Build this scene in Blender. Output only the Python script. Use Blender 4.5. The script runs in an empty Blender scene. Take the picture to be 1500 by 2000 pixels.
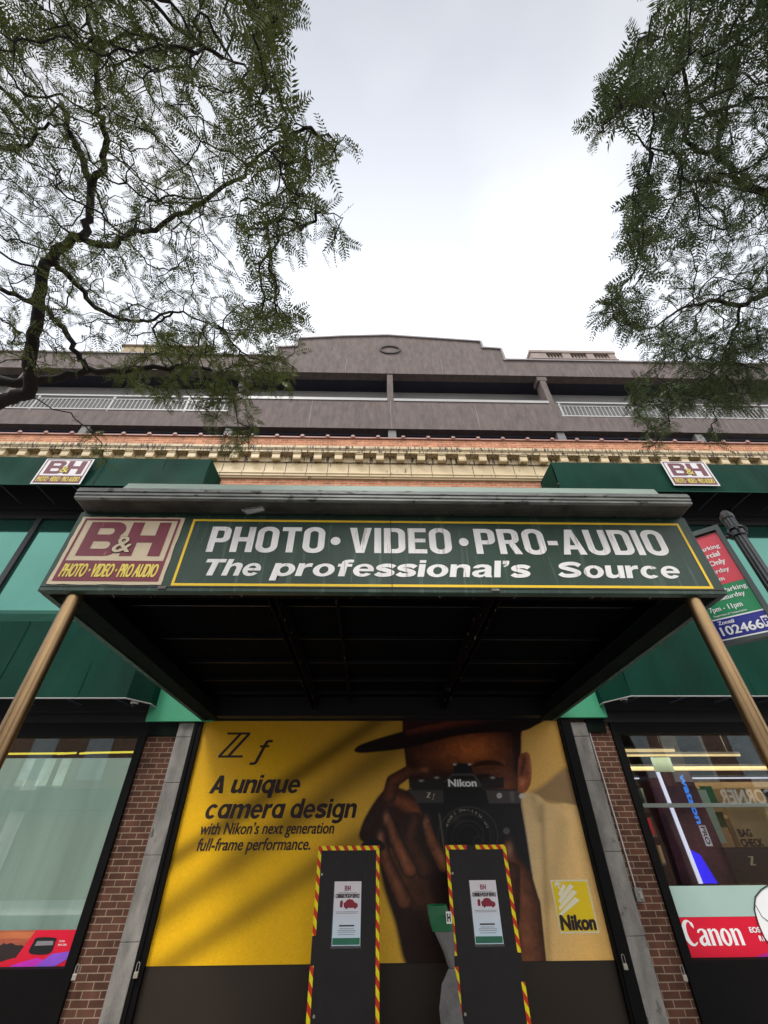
import bpy, math, random
import numpy as np
from mathutils import Vector, noise
R = math.radians
random.seed(7); RNG = np.random.default_rng(11)
scene = bpy.context.scene
COL = scene.collection

# ------------------------------------------------------------------ camera
F, PITCH, YAW, ROLL, EYE = 829.0, 38.9, 1.6, 0.45, 1.65
cd = bpy.data.cameras.new('camera'); cam = bpy.data.objects.new('camera', cd); COL.objects.link(cam)
cd.sensor_fit = 'VERTICAL'; cd.sensor_height = 36.0; cd.lens = F / 2000 * 36.0
cd.clip_start = 0.05; cd.clip_end = 2000
from mathutils import Matrix
cam.matrix_world = Matrix.Translation((0, 0, EYE)) @ Matrix.Rotation(R(-YAW), 4, 'Z') @ Matrix.Rotation(R(90 + PITCH), 4, 'X') @ Matrix.Rotation(R(-ROLL), 4, 'Z')
scene.camera = cam

# ------------------------------------------------------------------ world, sun, exposure
SUN_EL, SUN_AZ = 58.0, -35.0           # sun veiled by cloud, behind and to the left of the viewer
W = bpy.data.worlds.new('World'); scene.world = W; W.use_nodes = True
nt = W.node_tree; N = nt.nodes; L = nt.links
bg = N['Background']; bg.inputs['Strength'].default_value = 0.1
sky = N.new('ShaderNodeTexSky'); sky.sky_type = 'NISHITA'; sky.sun_disc = False
sky.sun_elevation = R(SUN_EL); sky.sun_rotation = R(180 + SUN_AZ)
tc = N.new('ShaderNodeTexCoord')
nz = N.new('ShaderNodeTexNoise'); nz.inputs['Scale'].default_value = 1.6; nz.inputs['Detail'].default_value = 6; nz.inputs['Roughness'].default_value = 0.45
L.new(tc.outputs['Generated'], nz.inputs['Vector'])
cr = N.new('ShaderNodeValToRGB'); e = cr.color_ramp.elements
e[0].position = 0.36; e[0].color = (0.74, 0.77, 0.83, 1); e[1].position = 0.62; e[1].color = (1, 1, 1, 1)
L.new(nz.outputs['Fac'], cr.inputs['Fac'])
sx = N.new('ShaderNodeSeparateXYZ'); L.new(tc.outputs['Generated'], sx.inputs[0])
mr = N.new('ShaderNodeMapRange'); mr.inputs['From Min'].default_value = -1; mr.inputs['From Max'].default_value = 1
mr.inputs['To Min'].default_value = 0; mr.inputs['To Max'].default_value = 1; L.new(sx.outputs['Y'], mr.inputs['Value'])
gr = N.new('ShaderNodeValToRGB'); e = gr.color_ramp.elements
e[0].position = 0.12; e[0].color = (1.25, 1.25, 1.22, 1); e[1].position = 0.74; e[1].color = (0.77, 0.77, 0.77, 1)
for p, c in ((0.33, 0.95), (0.49, 0.385), (0.60, 0.545)):
    q = e.new(p); q.color = (c, c, c * 1.01, 1)
L.new(mr.outputs['Result'], gr.inputs['Fac'])
m1 = N.new('ShaderNodeMixRGB'); m1.blend_type = 'MULTIPLY'; m1.inputs['Fac'].default_value = 1
L.new(cr.outputs['Color'], m1.inputs['Color1']); L.new(gr.outputs['Color'], m1.inputs['Color2'])
sc = N.new('ShaderNodeMixRGB'); sc.blend_type = 'MULTIPLY'; sc.inputs['Fac'].default_value = 1; sc.inputs['Color2'].default_value = (13.5, 13.5, 13.5, 1)
L.new(m1.outputs['Color'], sc.inputs['Color1'])
mx = N.new('ShaderNodeMixRGB'); mx.inputs['Fac'].default_value = 0.9
L.new(sky.outputs['Color'], mx.inputs['Color1']); L.new(sc.outputs['Color'], mx.inputs['Color2'])
L.new(mx.outputs['Color'], bg.inputs['Color'])
sl = bpy.data.lights.new('sun', 'SUN'); sl.energy = 1.4; sl.angle = R(14); sl.color = (1.0, 0.96, 0.90)
so = bpy.data.objects.new('sun', sl); COL.objects.link(so)
so.rotation_euler = (R(90 - SUN_EL), 0, R(SUN_AZ)); so.location = (-6, -8, 20)
vs = scene.view_settings; vs.view_transform = 'Standard'; vs.look = 'None'; vs.exposure = 0.75; vs.gamma = 1
scene.cycles.max_bounces = 6; scene.cycles.transparent_max_bounces = 12

# ------------------------------------------------------------------ helpers
def rotx(a): c, s = math.cos(a), math.sin(a); return np.array([[1, 0, 0], [0, c, -s], [0, s, c]])
def rotz(a): c, s = math.cos(a), math.sin(a); return np.array([[c, -s, 0], [s, c, 0], [0, 0, 1]])
CM = rotz(R(-YAW)) @ rotx(R(90 + PITCH)) @ rotz(R(-ROLL)); CP = np.array([0, 0, EYE])
def ray(px, py): return CM @ np.array([px - 750, 1000 - py, -F])
def at(px, py, X=None, Y=None, Z=None):                  # the point of a world plane seen at a photo pixel
    d = ray(px, py)
    t = (Y - CP[1]) / d[1] if Y is not None else (X - CP[0]) / d[0] if X is not None else (Z - CP[2]) / d[2]
    return CP + t * d

ORG = {}
class MB:
    def __init__(s): s.v = []; s.f = []
    def add(s, vs_, fs_):
        b = len(s.v); s.v += [tuple(float(k) for k in p) for p in vs_]; s.f += [tuple(b + i for i in f) for f in fs_]; return s
    def box(s, x0, x1, y0, y1, z0, z1):
        return s.add([(x0, y0, z0), (x1, y0, z0), (x1, y1, z0), (x0, y1, z0), (x0, y0, z1), (x1, y0, z1), (x1, y1, z1), (x0, y1, z1)],
                     [(0, 3, 2, 1), (4, 5, 6, 7), (0, 1, 5, 4), (1, 2, 6, 5), (2, 3, 7, 6), (3, 0, 4, 7)])
    def quad(s, *p): return s.add(p, [tuple(range(len(p)))])
    def prism(s, poly, a, b, axis='y'):
        n = len(poly)
        if axis == 'y': P = [(p[0], a, p[1]) for p in poly] + [(p[0], b, p[1]) for p in poly]
        elif axis == 'x': P = [(a, p[0], p[1]) for p in poly] + [(b, p[0], p[1]) for p in poly]
        else: P = [(p[0], p[1], a) for p in poly] + [(p[0], p[1], b) for p in poly]
        return s.add(P, [tuple(range(n)), tuple(range(2 * n - 1, n - 1, -1))] + [(i, (i + 1) % n, n + (i + 1) % n, n + i) for i in range(n)])
    def tube(s, pts, rad, n=8, caps=True):
        pts = [Vector(p) for p in pts]
        if not hasattr(rad, '__len__'): rad = [rad] * len(pts)
        b = len(s.v); up = None
        for i, p in enumerate(pts):
            d = (pts[min(i + 1, len(pts) - 1)] - pts[max(i - 1, 0)]).normalized()
            if up is None: up = d.orthogonal().normalized()
            up = (up - d * up.dot(d)).normalized(); w = d.cross(up)
            for k in range(n):
                a = 2 * math.pi * k / n; q = p + (up * math.cos(a) + w * math.sin(a)) * rad[i]; s.v.append(tuple(q))
        for i in range(len(pts) - 1):
            for k in range(n):
                s.f.append((b + i * n + k, b + i * n + (k + 1) % n, b + (i + 1) * n + (k + 1) % n, b + (i + 1) * n + k))
        if caps:
            s.f.append(tuple(b + k for k in range(n))[::-1]); s.f.append(tuple(b + (len(pts) - 1) * n + k for k in range(n)))
        return s
    def build(s, name, m, parent=None, smooth=False, bevel=0):
        o0 = Vector(ORG.get(parent.name, (0, 0, 0))) if parent else Vector((0, 0, 0))
        me = bpy.data.meshes.new(name); me.from_pydata([tuple(Vector(p) - o0) for p in s.v], [], s.f); me.update()
        me.materials.append(m)
        o = bpy.data.objects.new(name, me); COL.objects.link(o)
        if parent: o.parent = parent; ORG[o.name] = tuple(o0)
        if smooth:
            for p in me.polygons: p.use_smooth = True
        if bevel:
            bm_ = o.modifiers.new('bevel', 'BEVEL'); bm_.width = bevel; bm_.segments = 2; bm_.limit_method = 'ANGLE'
        return o
def tag(o, label=None, cat=None, group=None, kind=None):
    if label: o['label'] = label
    if cat: o['category'] = cat
    if group: o['group'] = group
    if kind: o['kind'] = kind
    return o
def thing(name, loc, label, cat, group=None):
    o = bpy.data.objects.new(name, None); COL.objects.link(o); o.location = loc; o.empty_display_size = 0.2
    ORG[o.name] = tuple(loc); return tag(o, label, cat, group)
def each(name, boxes, m, parent, bevel=0):
    for b in boxes: MB().box(*b).build(name, m, parent, bevel=bevel)
def plain(m, u0, u1, z0, z1, y): return m.quad((u0, y, z0), (u1, y, z0), (u1, y, z1), (u0, y, z1))

# ------------------------------------------------------------------ materials
def lin(r, g, b): return tuple((c / 12.92 if c <= 0.04045 else ((c + 0.055) / 1.055) ** 2.4) for c in (r / 255, g / 255, b / 255))
def mat(name, col, rough=0.6, var=0.18, scale=2.5, stretch=(1, 1, 1), bump=0.0, bscale=60, metal=0.0, spec=0.4, col2=None, spots=None, emit=0):
    m = bpy.data.materials.new(name); m.use_nodes = True; t = m.node_tree; n = t.nodes; l = t.links; b = n['Principled BSDF']
    b.inputs['Roughness'].default_value = rough; b.inputs['Metallic'].default_value = metal; b.inputs['Specular IOR Level'].default_value = spec
    g = n.new('ShaderNodeNewGeometry'); mp = n.new('ShaderNodeMapping'); mp.inputs['Scale'].default_value = stretch; l.new(g.outputs['Position'], mp.inputs['Vector'])
    z = n.new('ShaderNodeTexNoise'); z.inputs['Scale'].default_value = scale; z.inputs['Detail'].default_value = 7; z.inputs['Roughness'].default_value = 0.62; l.new(mp.outputs[0], z.inputs['Vector'])
    r = n.new('ShaderNodeValToRGB'); e = r.color_ramp.elements; e[0].position = 0.3; e[1].position = 0.7
    lo = tuple(c * (1 - var) for c in (col2 or col)); hi = tuple(min(1, c * (1 + var)) for c in col)
    e[0].color = (*lo, 1); e[1].color = (*hi, 1); l.new(z.outputs['Fac'], r.inputs['Fac']); out = r.outputs['Color']
    if spots:                                         # (colour, threshold, scale, stretch) : stains and chips
        c, th, s_, st = spots; mp2 = n.new('ShaderNodeMapping'); mp2.inputs['Scale'].default_value = st; l.new(g.outputs['Position'], mp2.inputs['Vector'])
        z2 = n.new('ShaderNodeTexNoise'); z2.inputs['Scale'].default_value = s_; z2.inputs['Detail'].default_value = 5; z2.inputs['Roughness'].default_value = 0.65; l.new(mp2.outputs[0], z2.inputs['Vector'])
        k = n.new('ShaderNodeMapRange'); k.inputs['From Min'].default_value = th; k.inputs['From Max'].default_value = th + 0.06; l.new(z2.outputs['Fac'], k.inputs['Value'])
        mm = n.new('ShaderNodeMixRGB'); l.new(k.outputs['Result'], mm.inputs['Fac']); l.new(out, mm.inputs['Color1']); mm.inputs['Color2'].default_value = (*c, 1); out = mm.outputs['Color']
    l.new(out, b.inputs['Base Color'])
    if emit: l.new(out, b.inputs['Emission Color']); b.inputs['Emission Strength'].default_value = emit
    if bump:
        z3 = n.new('ShaderNodeTexNoise'); z3.inputs['Scale'].default_value = bscale; z3.inputs['Detail'].default_value = 4; l.new(g.outputs['Position'], z3.inputs['Vector'])
        bp = n.new('ShaderNodeBump'); bp.inputs['Strength'].default_value = bump; bp.inputs['Distance'].default_value = 0.01; l.new(z3.outputs['Fac'], bp.inputs['Height']); l.new(bp.outputs['Normal'], b.inputs['Normal'])
    return m
def brick(name, c1, c2, mortar, rough=0.85, w=0.203, h=0.0677, ms=0.006, var=0.25):
    m = bpy.data.materials.new(name); m.use_nodes = True; t = m.node_tree; n = t.nodes; l = t.links; b = n['Principled BSDF']; b.inputs['Roughness'].default_value = rough; b.inputs['Specular IOR Level'].default_value = 0.25
    g = n.new('ShaderNodeNewGeometry'); s = n.new('ShaderNodeSeparateXYZ'); l.new(g.outputs['Position'], s.inputs[0])
    a = n.new('ShaderNodeMath'); a.operation = 'ADD'; l.new(s.outputs['X'], a.inputs[0]); l.new(s.outputs['Y'], a.inputs[1])
    c = n.new('ShaderNodeCombineXYZ'); l.new(a.outputs[0], c.inputs['X']); l.new(s.outputs['Z'], c.inputs['Y'])
    k = n.new('ShaderNodeTexBrick'); k.inputs['Scale'].default_value = 1; k.inputs['Brick Width'].default_value = w; k.inputs['Row Height'].default_value = h
    k.inputs['Mortar Size'].default_value = ms; k.inputs['Mortar Smooth'].default_value = 0.25; k.inputs['Bias'].default_value = -0.1
    k.inputs['Color1'].default_value = (*c1, 1); k.inputs['Color2'].default_value = (*c2, 1); k.inputs['Mortar'].default_value = (*mortar, 1); l.new(c.outputs[0], k.inputs['Vector'])
    z = n.new('ShaderNodeTexNoise'); z.inputs['Scale'].default_value = 5; z.inputs['Detail'].default_value = 8; l.new(g.outputs['Position'], z.inputs['Vector'])
    mr_ = n.new('ShaderNodeMapRange'); mr_.inputs['To Min'].default_value = 1 - var * 1.6; mr_.inputs['To Max'].default_value = 1 + var * 1.6; l.new(z.outputs['Fac'], mr_.inputs['Value'])
    mm = n.new('ShaderNodeMixRGB'); mm.blend_type = 'MULTIPLY'; mm.inputs['Fac'].default_value = 1; l.new(k.outputs['Color'], mm.inputs['Color1']); l.new(mr_.outputs['Result'], mm.inputs['Color2'])
    l.new(mm.outputs['Color'], b.inputs['Base Color'])
    bp = n.new('ShaderNodeBump'); bp.invert = True; bp.inputs['Strength'].default_value = 0.6; bp.inputs['Distance'].default_value = 0.006; l.new(k.outputs['Fac'], bp.inputs['Height']); l.new(bp.outputs['Normal'], b.inputs['Normal'])
    return m
def glass(name, tint=(1, 1, 1), refl=0.10, rough=0.01, wav=0.0):
    m = bpy.data.materials.new(name); m.use_nodes = True; t = m.node_tree; n = t.nodes; l = t.links; n.remove(n['Principled BSDF']); o = n['Material Output']
    tr = n.new('ShaderNodeBsdfTransparent'); tr.inputs[0].default_value = (*tint, 1); gl = n.new('ShaderNodeBsdfGlossy'); gl.inputs['Roughness'].default_value = rough
    lw = n.new('ShaderNodeFresnel'); lw.inputs['IOR'].default_value = 1.5
    mr_ = n.new('ShaderNodeMapRange'); mr_.inputs['From Min'].default_value = 0.04; mr_.inputs['From Max'].default_value = 1; mr_.inputs['To Min'].default_value = refl; mr_.inputs['To Max'].default_value = 1; l.new(lw.outputs[0], mr_.inputs['Value'])
    mi = n.new('ShaderNodeMixShader'); l.new(mr_.outputs['Result'], mi.inputs['Fac']); l.new(tr.outputs[0], mi.inputs[1]); l.new(gl.outputs[0], mi.inputs[2]); l.new(mi.outputs[0], o.inputs['Surface'])
    if wav:
        z = n.new('ShaderNodeTexNoise'); z.inputs['Scale'].default_value = 0.9; g = n.new('ShaderNodeNewGeometry'); l.new(g.outputs['Position'], z.inputs['Vector'])
        bp = n.new('ShaderNodeBump'); bp.inputs['Strength'].default_value = wav; bp.inputs['Distance'].default_value = 0.05; l.new(z.outputs['Fac'], bp.inputs['Height']); l.new(bp.outputs['Normal'], gl.inputs['Normal'])
    return m
def lamp(name, col, s):
    m = bpy.data.materials.new(name); m.use_nodes = True; b = m.node_tree.nodes['Principled BSDF']; b.inputs['Base Color'].default_value = (*col, 1)
    b.inputs['Emission Color'].default_value = (*col, 1); b.inputs['Emission Strength'].default_value = s; return m
def stripes(name, c1, c2, period, ax=(1, 0, 1)):
    m = bpy.data.materials.new(name); m.use_nodes = True; t = m.node_tree; n = t.nodes; l = t.links; b = n['Principled BSDF']; b.inputs['Roughness'].default_value = 0.4
    g = n.new('ShaderNodeNewGeometry'); v = n.new('ShaderNodeVectorMath'); v.operation = 'DOT_PRODUCT'; v.inputs[1].default_value = ax; l.new(g.outputs['Position'], v.inputs[0])
    d = n.new('ShaderNodeMath'); d.operation = 'DIVIDE'; d.inputs[1].default_value = period; l.new(v.outputs['Value'], d.inputs[0])
    f = n.new('ShaderNodeMath'); f.operation = 'FRACT'; l.new(d.outputs[0], f.inputs[0]); q = n.new('ShaderNodeMath'); q.operation = 'GREATER_THAN'; q.inputs[1].default_value = 0.5; l.new(f.outputs[0], q.inputs[0])
    x = n.new('ShaderNodeMixRGB'); l.new(q.outputs[0], x.inputs['Fac']); x.inputs['Color1'].default_value = (*c1, 1); x.inputs['Color2'].default_value = (*c2, 1); l.new(x.outputs[0], b.inputs['Base Color']); return m

M = {}
M['brick_low'] = brick('brown_brick', (0.105, 0.044, 0.027), (0.066, 0.028, 0.018), (0.26, 0.185, 0.13), var=.4)
M['brick_up'] = brick('orange_brick', (0.46, 0.18, 0.09), (0.30, 0.10, 0.05), (0.46, 0.33, 0.23), ms=0.008, var=.35)
M['brick_far'] = brick('street_brick', (0.20, 0.10, 0.07), (0.14, 0.07, 0.05), (0.3, 0.26, 0.22))
M['terracotta'] = mat('cream_terracotta', (0.53, 0.41, 0.245), 0.45, 0.14, 1.6, (1, 1, 3), 0.15, 40, spots=((0.10, 0.07, 0.04), 0.63, 3.2, (2.2, 2.2, 0.5)))
M['terra_stain'] = mat('stained_terracotta', (0.47, 0.36, 0.215), 0.5, 0.2, 1.6, (1, 1, 3), 0.15, 40, spots=((0.03, 0.022, 0.016), 0.52, 4.2, (6, 6, 0.5)))
M['joint'] = mat('mortar_joint', (0.10, 0.075, 0.05), 0.9)
M['stone'] = mat('grey_stone', (0.215, 0.20, 0.18), 0.85, 0.5, 3.2, (1.4, 1, 0.55), 0.6, 70, spots=((0.085, 0.08, 0.075), 0.64, 5, (1.5, 1, 0.6)))
M['stucco'] = mat('mauve_stucco', (0.118, 0.093, 0.086), 0.9, 0.26, 6.0, (1.2, 1.2, 0.35), 0.9, 60, spots=((0.165, 0.14, 0.13), 0.66, 3.0, (3.4, 3.4, 0.07)))
M['stucco_cap'] = mat('stucco_cap', (0.22, 0.195, 0.195), 0.7, 0.12)
M['gallery'] = mat('gallery_plaster', (0.17, 0.165, 0.16), 0.9, 0.12, 1.0)
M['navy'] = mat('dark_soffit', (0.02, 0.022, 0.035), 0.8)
M['rail'] = mat('painted_rail', (0.30, 0.29, 0.285), 0.4, 0.08, metal=0.0)
M['coping'] = mat('coping_tile', (0.30, 0.16, 0.135), 0.5, 0.15)
M['awning'] = mat('green_canvas', (0.0006, 0.029, 0.018), 0.7, 0.38, 1.3, (1, 1, 0.35), 0.25, 160, spec=0.12, spots=((0.003, 0.022, 0.016), 0.60, 2.5, (2, 2, 0.3)))
M['awning_trim'] = mat('green_valance', (0.004, 0.075, 0.048), 0.6, 0.12, 1.2, spec=0.3)
M['panel_green'] = mat('green_wall_panel', (0.05, 0.30, 0.16), 0.55, 0.1, 1.5)
M['black'] = mat('black_metal', (0.005, 0.005, 0.006), 0.5, 0.2)
M['blackpaint'] = mat('black_frame', (0.0025, 0.002, 0.002), 0.6, 0.25, 6, spec=0.12)
M['darkint'] = mat('awning_shade', (0.01, 0.01, 0.012), 0.9)
M['rib'] = mat('awning_rib', (0.05, 0.06, 0.09), 0.5)
M['fascia'] = mat('green_painted_fascia', (0.014, 0.041, 0.026), 0.42, 0.3, 2.0, (2, 2, 0.5), 0.06, 30, spots=((0.045, 0.078, 0.055), 0.57, 5, (2.8, 2.8, 0.22)))
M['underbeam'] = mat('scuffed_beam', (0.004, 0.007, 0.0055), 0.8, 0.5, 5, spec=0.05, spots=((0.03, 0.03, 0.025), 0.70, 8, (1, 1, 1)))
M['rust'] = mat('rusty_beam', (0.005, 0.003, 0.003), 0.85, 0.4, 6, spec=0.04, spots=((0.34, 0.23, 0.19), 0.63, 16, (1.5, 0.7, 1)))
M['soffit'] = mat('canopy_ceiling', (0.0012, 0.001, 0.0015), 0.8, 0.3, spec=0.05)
M['bronze'] = mat('bronze_post', (0.285, 0.185, 0.095), 0.30, 0.10, 4, (2, 2, 1.2), 0.02, 30, metal=0.95, spec=0.5)
M['galv'] = mat('weathered_metal', (0.20, 0.205, 0.195), 0.5, 0.4, 3.5, (0.8, 1, 3), 0.2, 40, metal=0.3, spots=((0.04, 0.035, 0.03), 0.58, 5, (1, 1, 2.5)))
M['galv_dark'] = mat('dark_weathered_metal', (0.10, 0.105, 0.10), 0.5, 0.4, 3, (0.6, 1, 3), spots=((0.02, 0.02, 0.02), 0.6, 5, (1, 1, 2)))
M['palepanel'] = mat('pale_green_panel', (0.36, 0.45, 0.385), 0.5, 0.12, 2, (0.5, 1, 2), spots=((0.1, 0.1, 0.09), 0.68, 5, (1, 1, 3)))
M['mesh'] = mat('mesh_bars', (0.16, 0.15, 0.13), 0.6, 0.5, 4)
M['white_sign'] = mat('white_lettering', (0.82, 0.79, 0.77), 0.5, 0.10, 4, (3, 3, 0.4), spots=((0.50, 0.45, 0.42), 0.60, 7, (4, 4, 0.35)))
M['cream'] = mat('aged_cream', (0.66, 0.53, 0.36), 0.5, 0.08, 2, spots=((0.07, 0.07, 0.045), 0.685, 11, (3, 3, 0.5)))
M['maroon'] = mat('faded_maroon', (0.19, 0.018, 0.038), 0.45, 0.15, 3, (4, 4, 0.3), spots=((0.44, 0.15, 0.16), 0.63, 7, (3.5, 3.5, 0.3)))
M['maroon_dk'] = mat('dark_maroon', (0.11, 0.02, 0.035), 0.5, 0.1)
M['yellow'] = mat('yellow_paint', (0.86, 0.56, 0.02), 0.45, 0.05)
M['yellow_txt'] = mat('yellow_lettering', (0.84, 0.66, 0.12), 0.5, 0.08)
M['white'] = mat('white_print', (0.80, 0.80, 0.80), 0.5, 0.03)
M['ink'] = mat('dark_ink', (0.020, 0.008, 0.008), 0.6, 0.05)
M['grey_ink'] = mat('grey_ink', (0.22, 0.20, 0.21), 0.6, 0.05)
M['red_print'] = mat('red_print', (0.64, 0.004, 0.03), 0.4, 0.05)
M['teal_print'] = mat('frosted_film', (0.36, 0.50, 0.45), 0.55, 0.10, 0.7)
M['shade'] = mat('pale_screen', (0.50, 0.62, 0.54), 0.6, 0.20, 1.1, (2.4, 1, 0.16), emit=0.18)  # weak glow stands in for shop light behind; streaks imitate folds
M['board'] = mat('black_board', (0.009, 0.007, 0.007), 0.5, 0.3, 4, bump=.15, bscale=7, spots=((0.026, 0.023, 0.022), 0.64, 6, (2, 1, .6)))
M['plinth'] = mat('brown_black_panel', (0.019, 0.011, 0.005), 0.5, 0.15, 2)
M['tape'] = stripes('hazard_tape', (0.85, 0.75, 0.0), (0.62, 0.02, 0.0), 0.105, (1, 0, 0.72))
M['steel'] = mat('dull_steel', (0.45, 0.43, 0.40), 0.35, 0.1, metal=0.7)
M['greenprint'] = mat('green_print', (0.008, 0.11, 0.038), 0.45, 0.06)
M['sign_red'] = mat('sign_red', (0.62, 0.05, 0.08), 0.4, 0.05)
M['sign_green'] = mat('sign_green', (0.004, 0.22, 0.08), 0.4, 0.05)
M['sign_blue'] = mat('sign_blue', (0.008, 0.014, 0.24), 0.4, 0.05)
M['pole'] = mat('black_pole_paint', (0.016, 0.02, 0.022), 0.32, 0.2, spec=0.6)
M['signframe'] = mat('grey_green_frame', (0.05, 0.065, 0.065), 0.5, 0.15)
M['asphalt'] = mat('asphalt', (0.05, 0.05, 0.052), 0.9, 0.2, 4, bump=0.3)
M['pavement'] = mat('concrete_pavement', (0.50, 0.49, 0.46), 0.85, 0.12, 2, bump=0.2)
M['bark'] = mat('dark_bark', (0.018, 0.013, 0.013), 0.9, 0.4, 9, (1, 1, 0.4), 0.6, 45)
M['pane'] = glass('shop_glass', (0.92, 0.96, 0.94), 0.13)
M['tint'] = mat('tinted_glass', (0.055, 0.165, 0.135), 0.06, 0.12, 0.6, spec=0.6, metal=0.75)
M['tinted_pane'] = M['tint']
M['plastic'] = mat('white_plastic', (0.12, 0.115, 0.11), 0.4, 0.1, 8, bump=0.3, bscale=25)
M['shopdark'] = mat('shop_wall', (0.03, 0.023, 0.02), 0.8, 0.3, 1.5)
M['card'] = mat('cardboard', (0.40, 0.28, 0.15), 0.8, 0.12)
M['tubewarm'] = lamp('warm_tube', (1.0, 0.74, 0.38), 0.5)
M['tubecool'] = lamp('cool_tube', (0.80, 0.78, 1.0), 0.6)
M['tubeyellow'] = lamp('yellow_tube', (1.0, 0.78, 0.08), 0.55)
M['neonblue'] = lamp('blue_letters', (0.04, 0.22, 0.80), 0.55)
M['deepblue'] = lamp('blue_glow_panel', (0.02, 0.012, 0.80), 0.8)
M['purple'] = mat('purple_panel', (0.15, 0.030, 0.065), 0.35, 0.5, 2.6, col2=(0.020, 0.011, 0.026))

# ------------------------------------------------------------------ lettering
def raw_text(body, shear=0.0, sp=1.0):
    c = bpy.data.curves.new('glyphs', 'FONT'); c.body = body; c.shear = shear; c.space_character = sp; c.size = 1.0; c.resolution_u = 5
    o = bpy.data.objects.new('glyphs', c); COL.objects.link(o); dg = bpy.context.evaluated_depsgraph_get(); me = o.evaluated_get(dg).to_mesh()
    v = [(p.co.x, p.co.y) for p in me.vertices]; f = [tuple(p.vertices) for p in me.polygons]
    o.evaluated_get(dg).to_mesh_clear(); bpy.data.objects.remove(o); bpy.data.curves.remove(c); return v, f
def raw_shape(polys):                                   # filled outlines, holes by even-odd
    c = bpy.data.curves.new('shape', 'CURVE'); c.dimensions = '2D'; c.fill_mode = 'BOTH'
    for p in polys:
        s = c.splines.new('POLY'); s.points.add(len(p) - 1); s.use_cyclic_u = True
        for q, xy in zip(s.points, p): q.co = (xy[0], xy[1], 0, 1)
    o = bpy.data.objects.new('shape', c); COL.objects.link(o); dg = bpy.context.evaluated_depsgraph_get(); me = o.evaluated_get(dg).to_mesh()
    v = [(p.co.x, p.co.y) for p in me.vertices]; f = [tuple(p.vertices) for p in me.polygons]
    o.evaluated_get(dg).to_mesh_clear(); bpy.data.objects.remove(o); bpy.data.curves.remove(c); return v, f
CAP = max(p[1] for p in raw_text('H')[0])
def place(mb, v, f, o, U, V, Nn=(0, -1, 0), d=0.0):
    o = Vector(o); U = Vector(U); V = Vector(V); Nn = Vector(Nn)
    mb.add([o + U * p[0] + V * p[1] + Nn * d for p in v], f)
def text(mb, body, o, U, V, h, width=None, fat=0.0, shear=0.0, sp=1.0, Nn=(0, -1, 0), right=False, sq=1.0):
    """one line of text: baseline starts at o, capital height h, stretched to `width`; fat thickens by layering sub-millimetre sheets"""
    v, f = raw_text(body, shear, sp); x0 = min(p[0] for p in v); x1 = max(p[0] for p in v); k = h / CAP
    kx = (width / (x1 - x0)) if width else k * sq
    v = [((p[0] - x0) * kx, p[1] * k) for p in v]
    if right: w = (x1 - x0) * kx; v = [(p[0] - w, p[1]) for p in v]
    offs = [(0, 0)] + ([(fat * math.cos(a), 0.75 * fat * math.sin(a)) for a in np.linspace(0, 2 * math.pi, 9)[:-1]] if fat else [])
    for i, (a, b) in enumerate(offs): place(mb, [(p[0] + a, p[1] + b) for p in v], f, o, U, V, Nn, 0.00025 * i)
XU, ZU = (1, 0, 0), (0, 0, 1)

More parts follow.
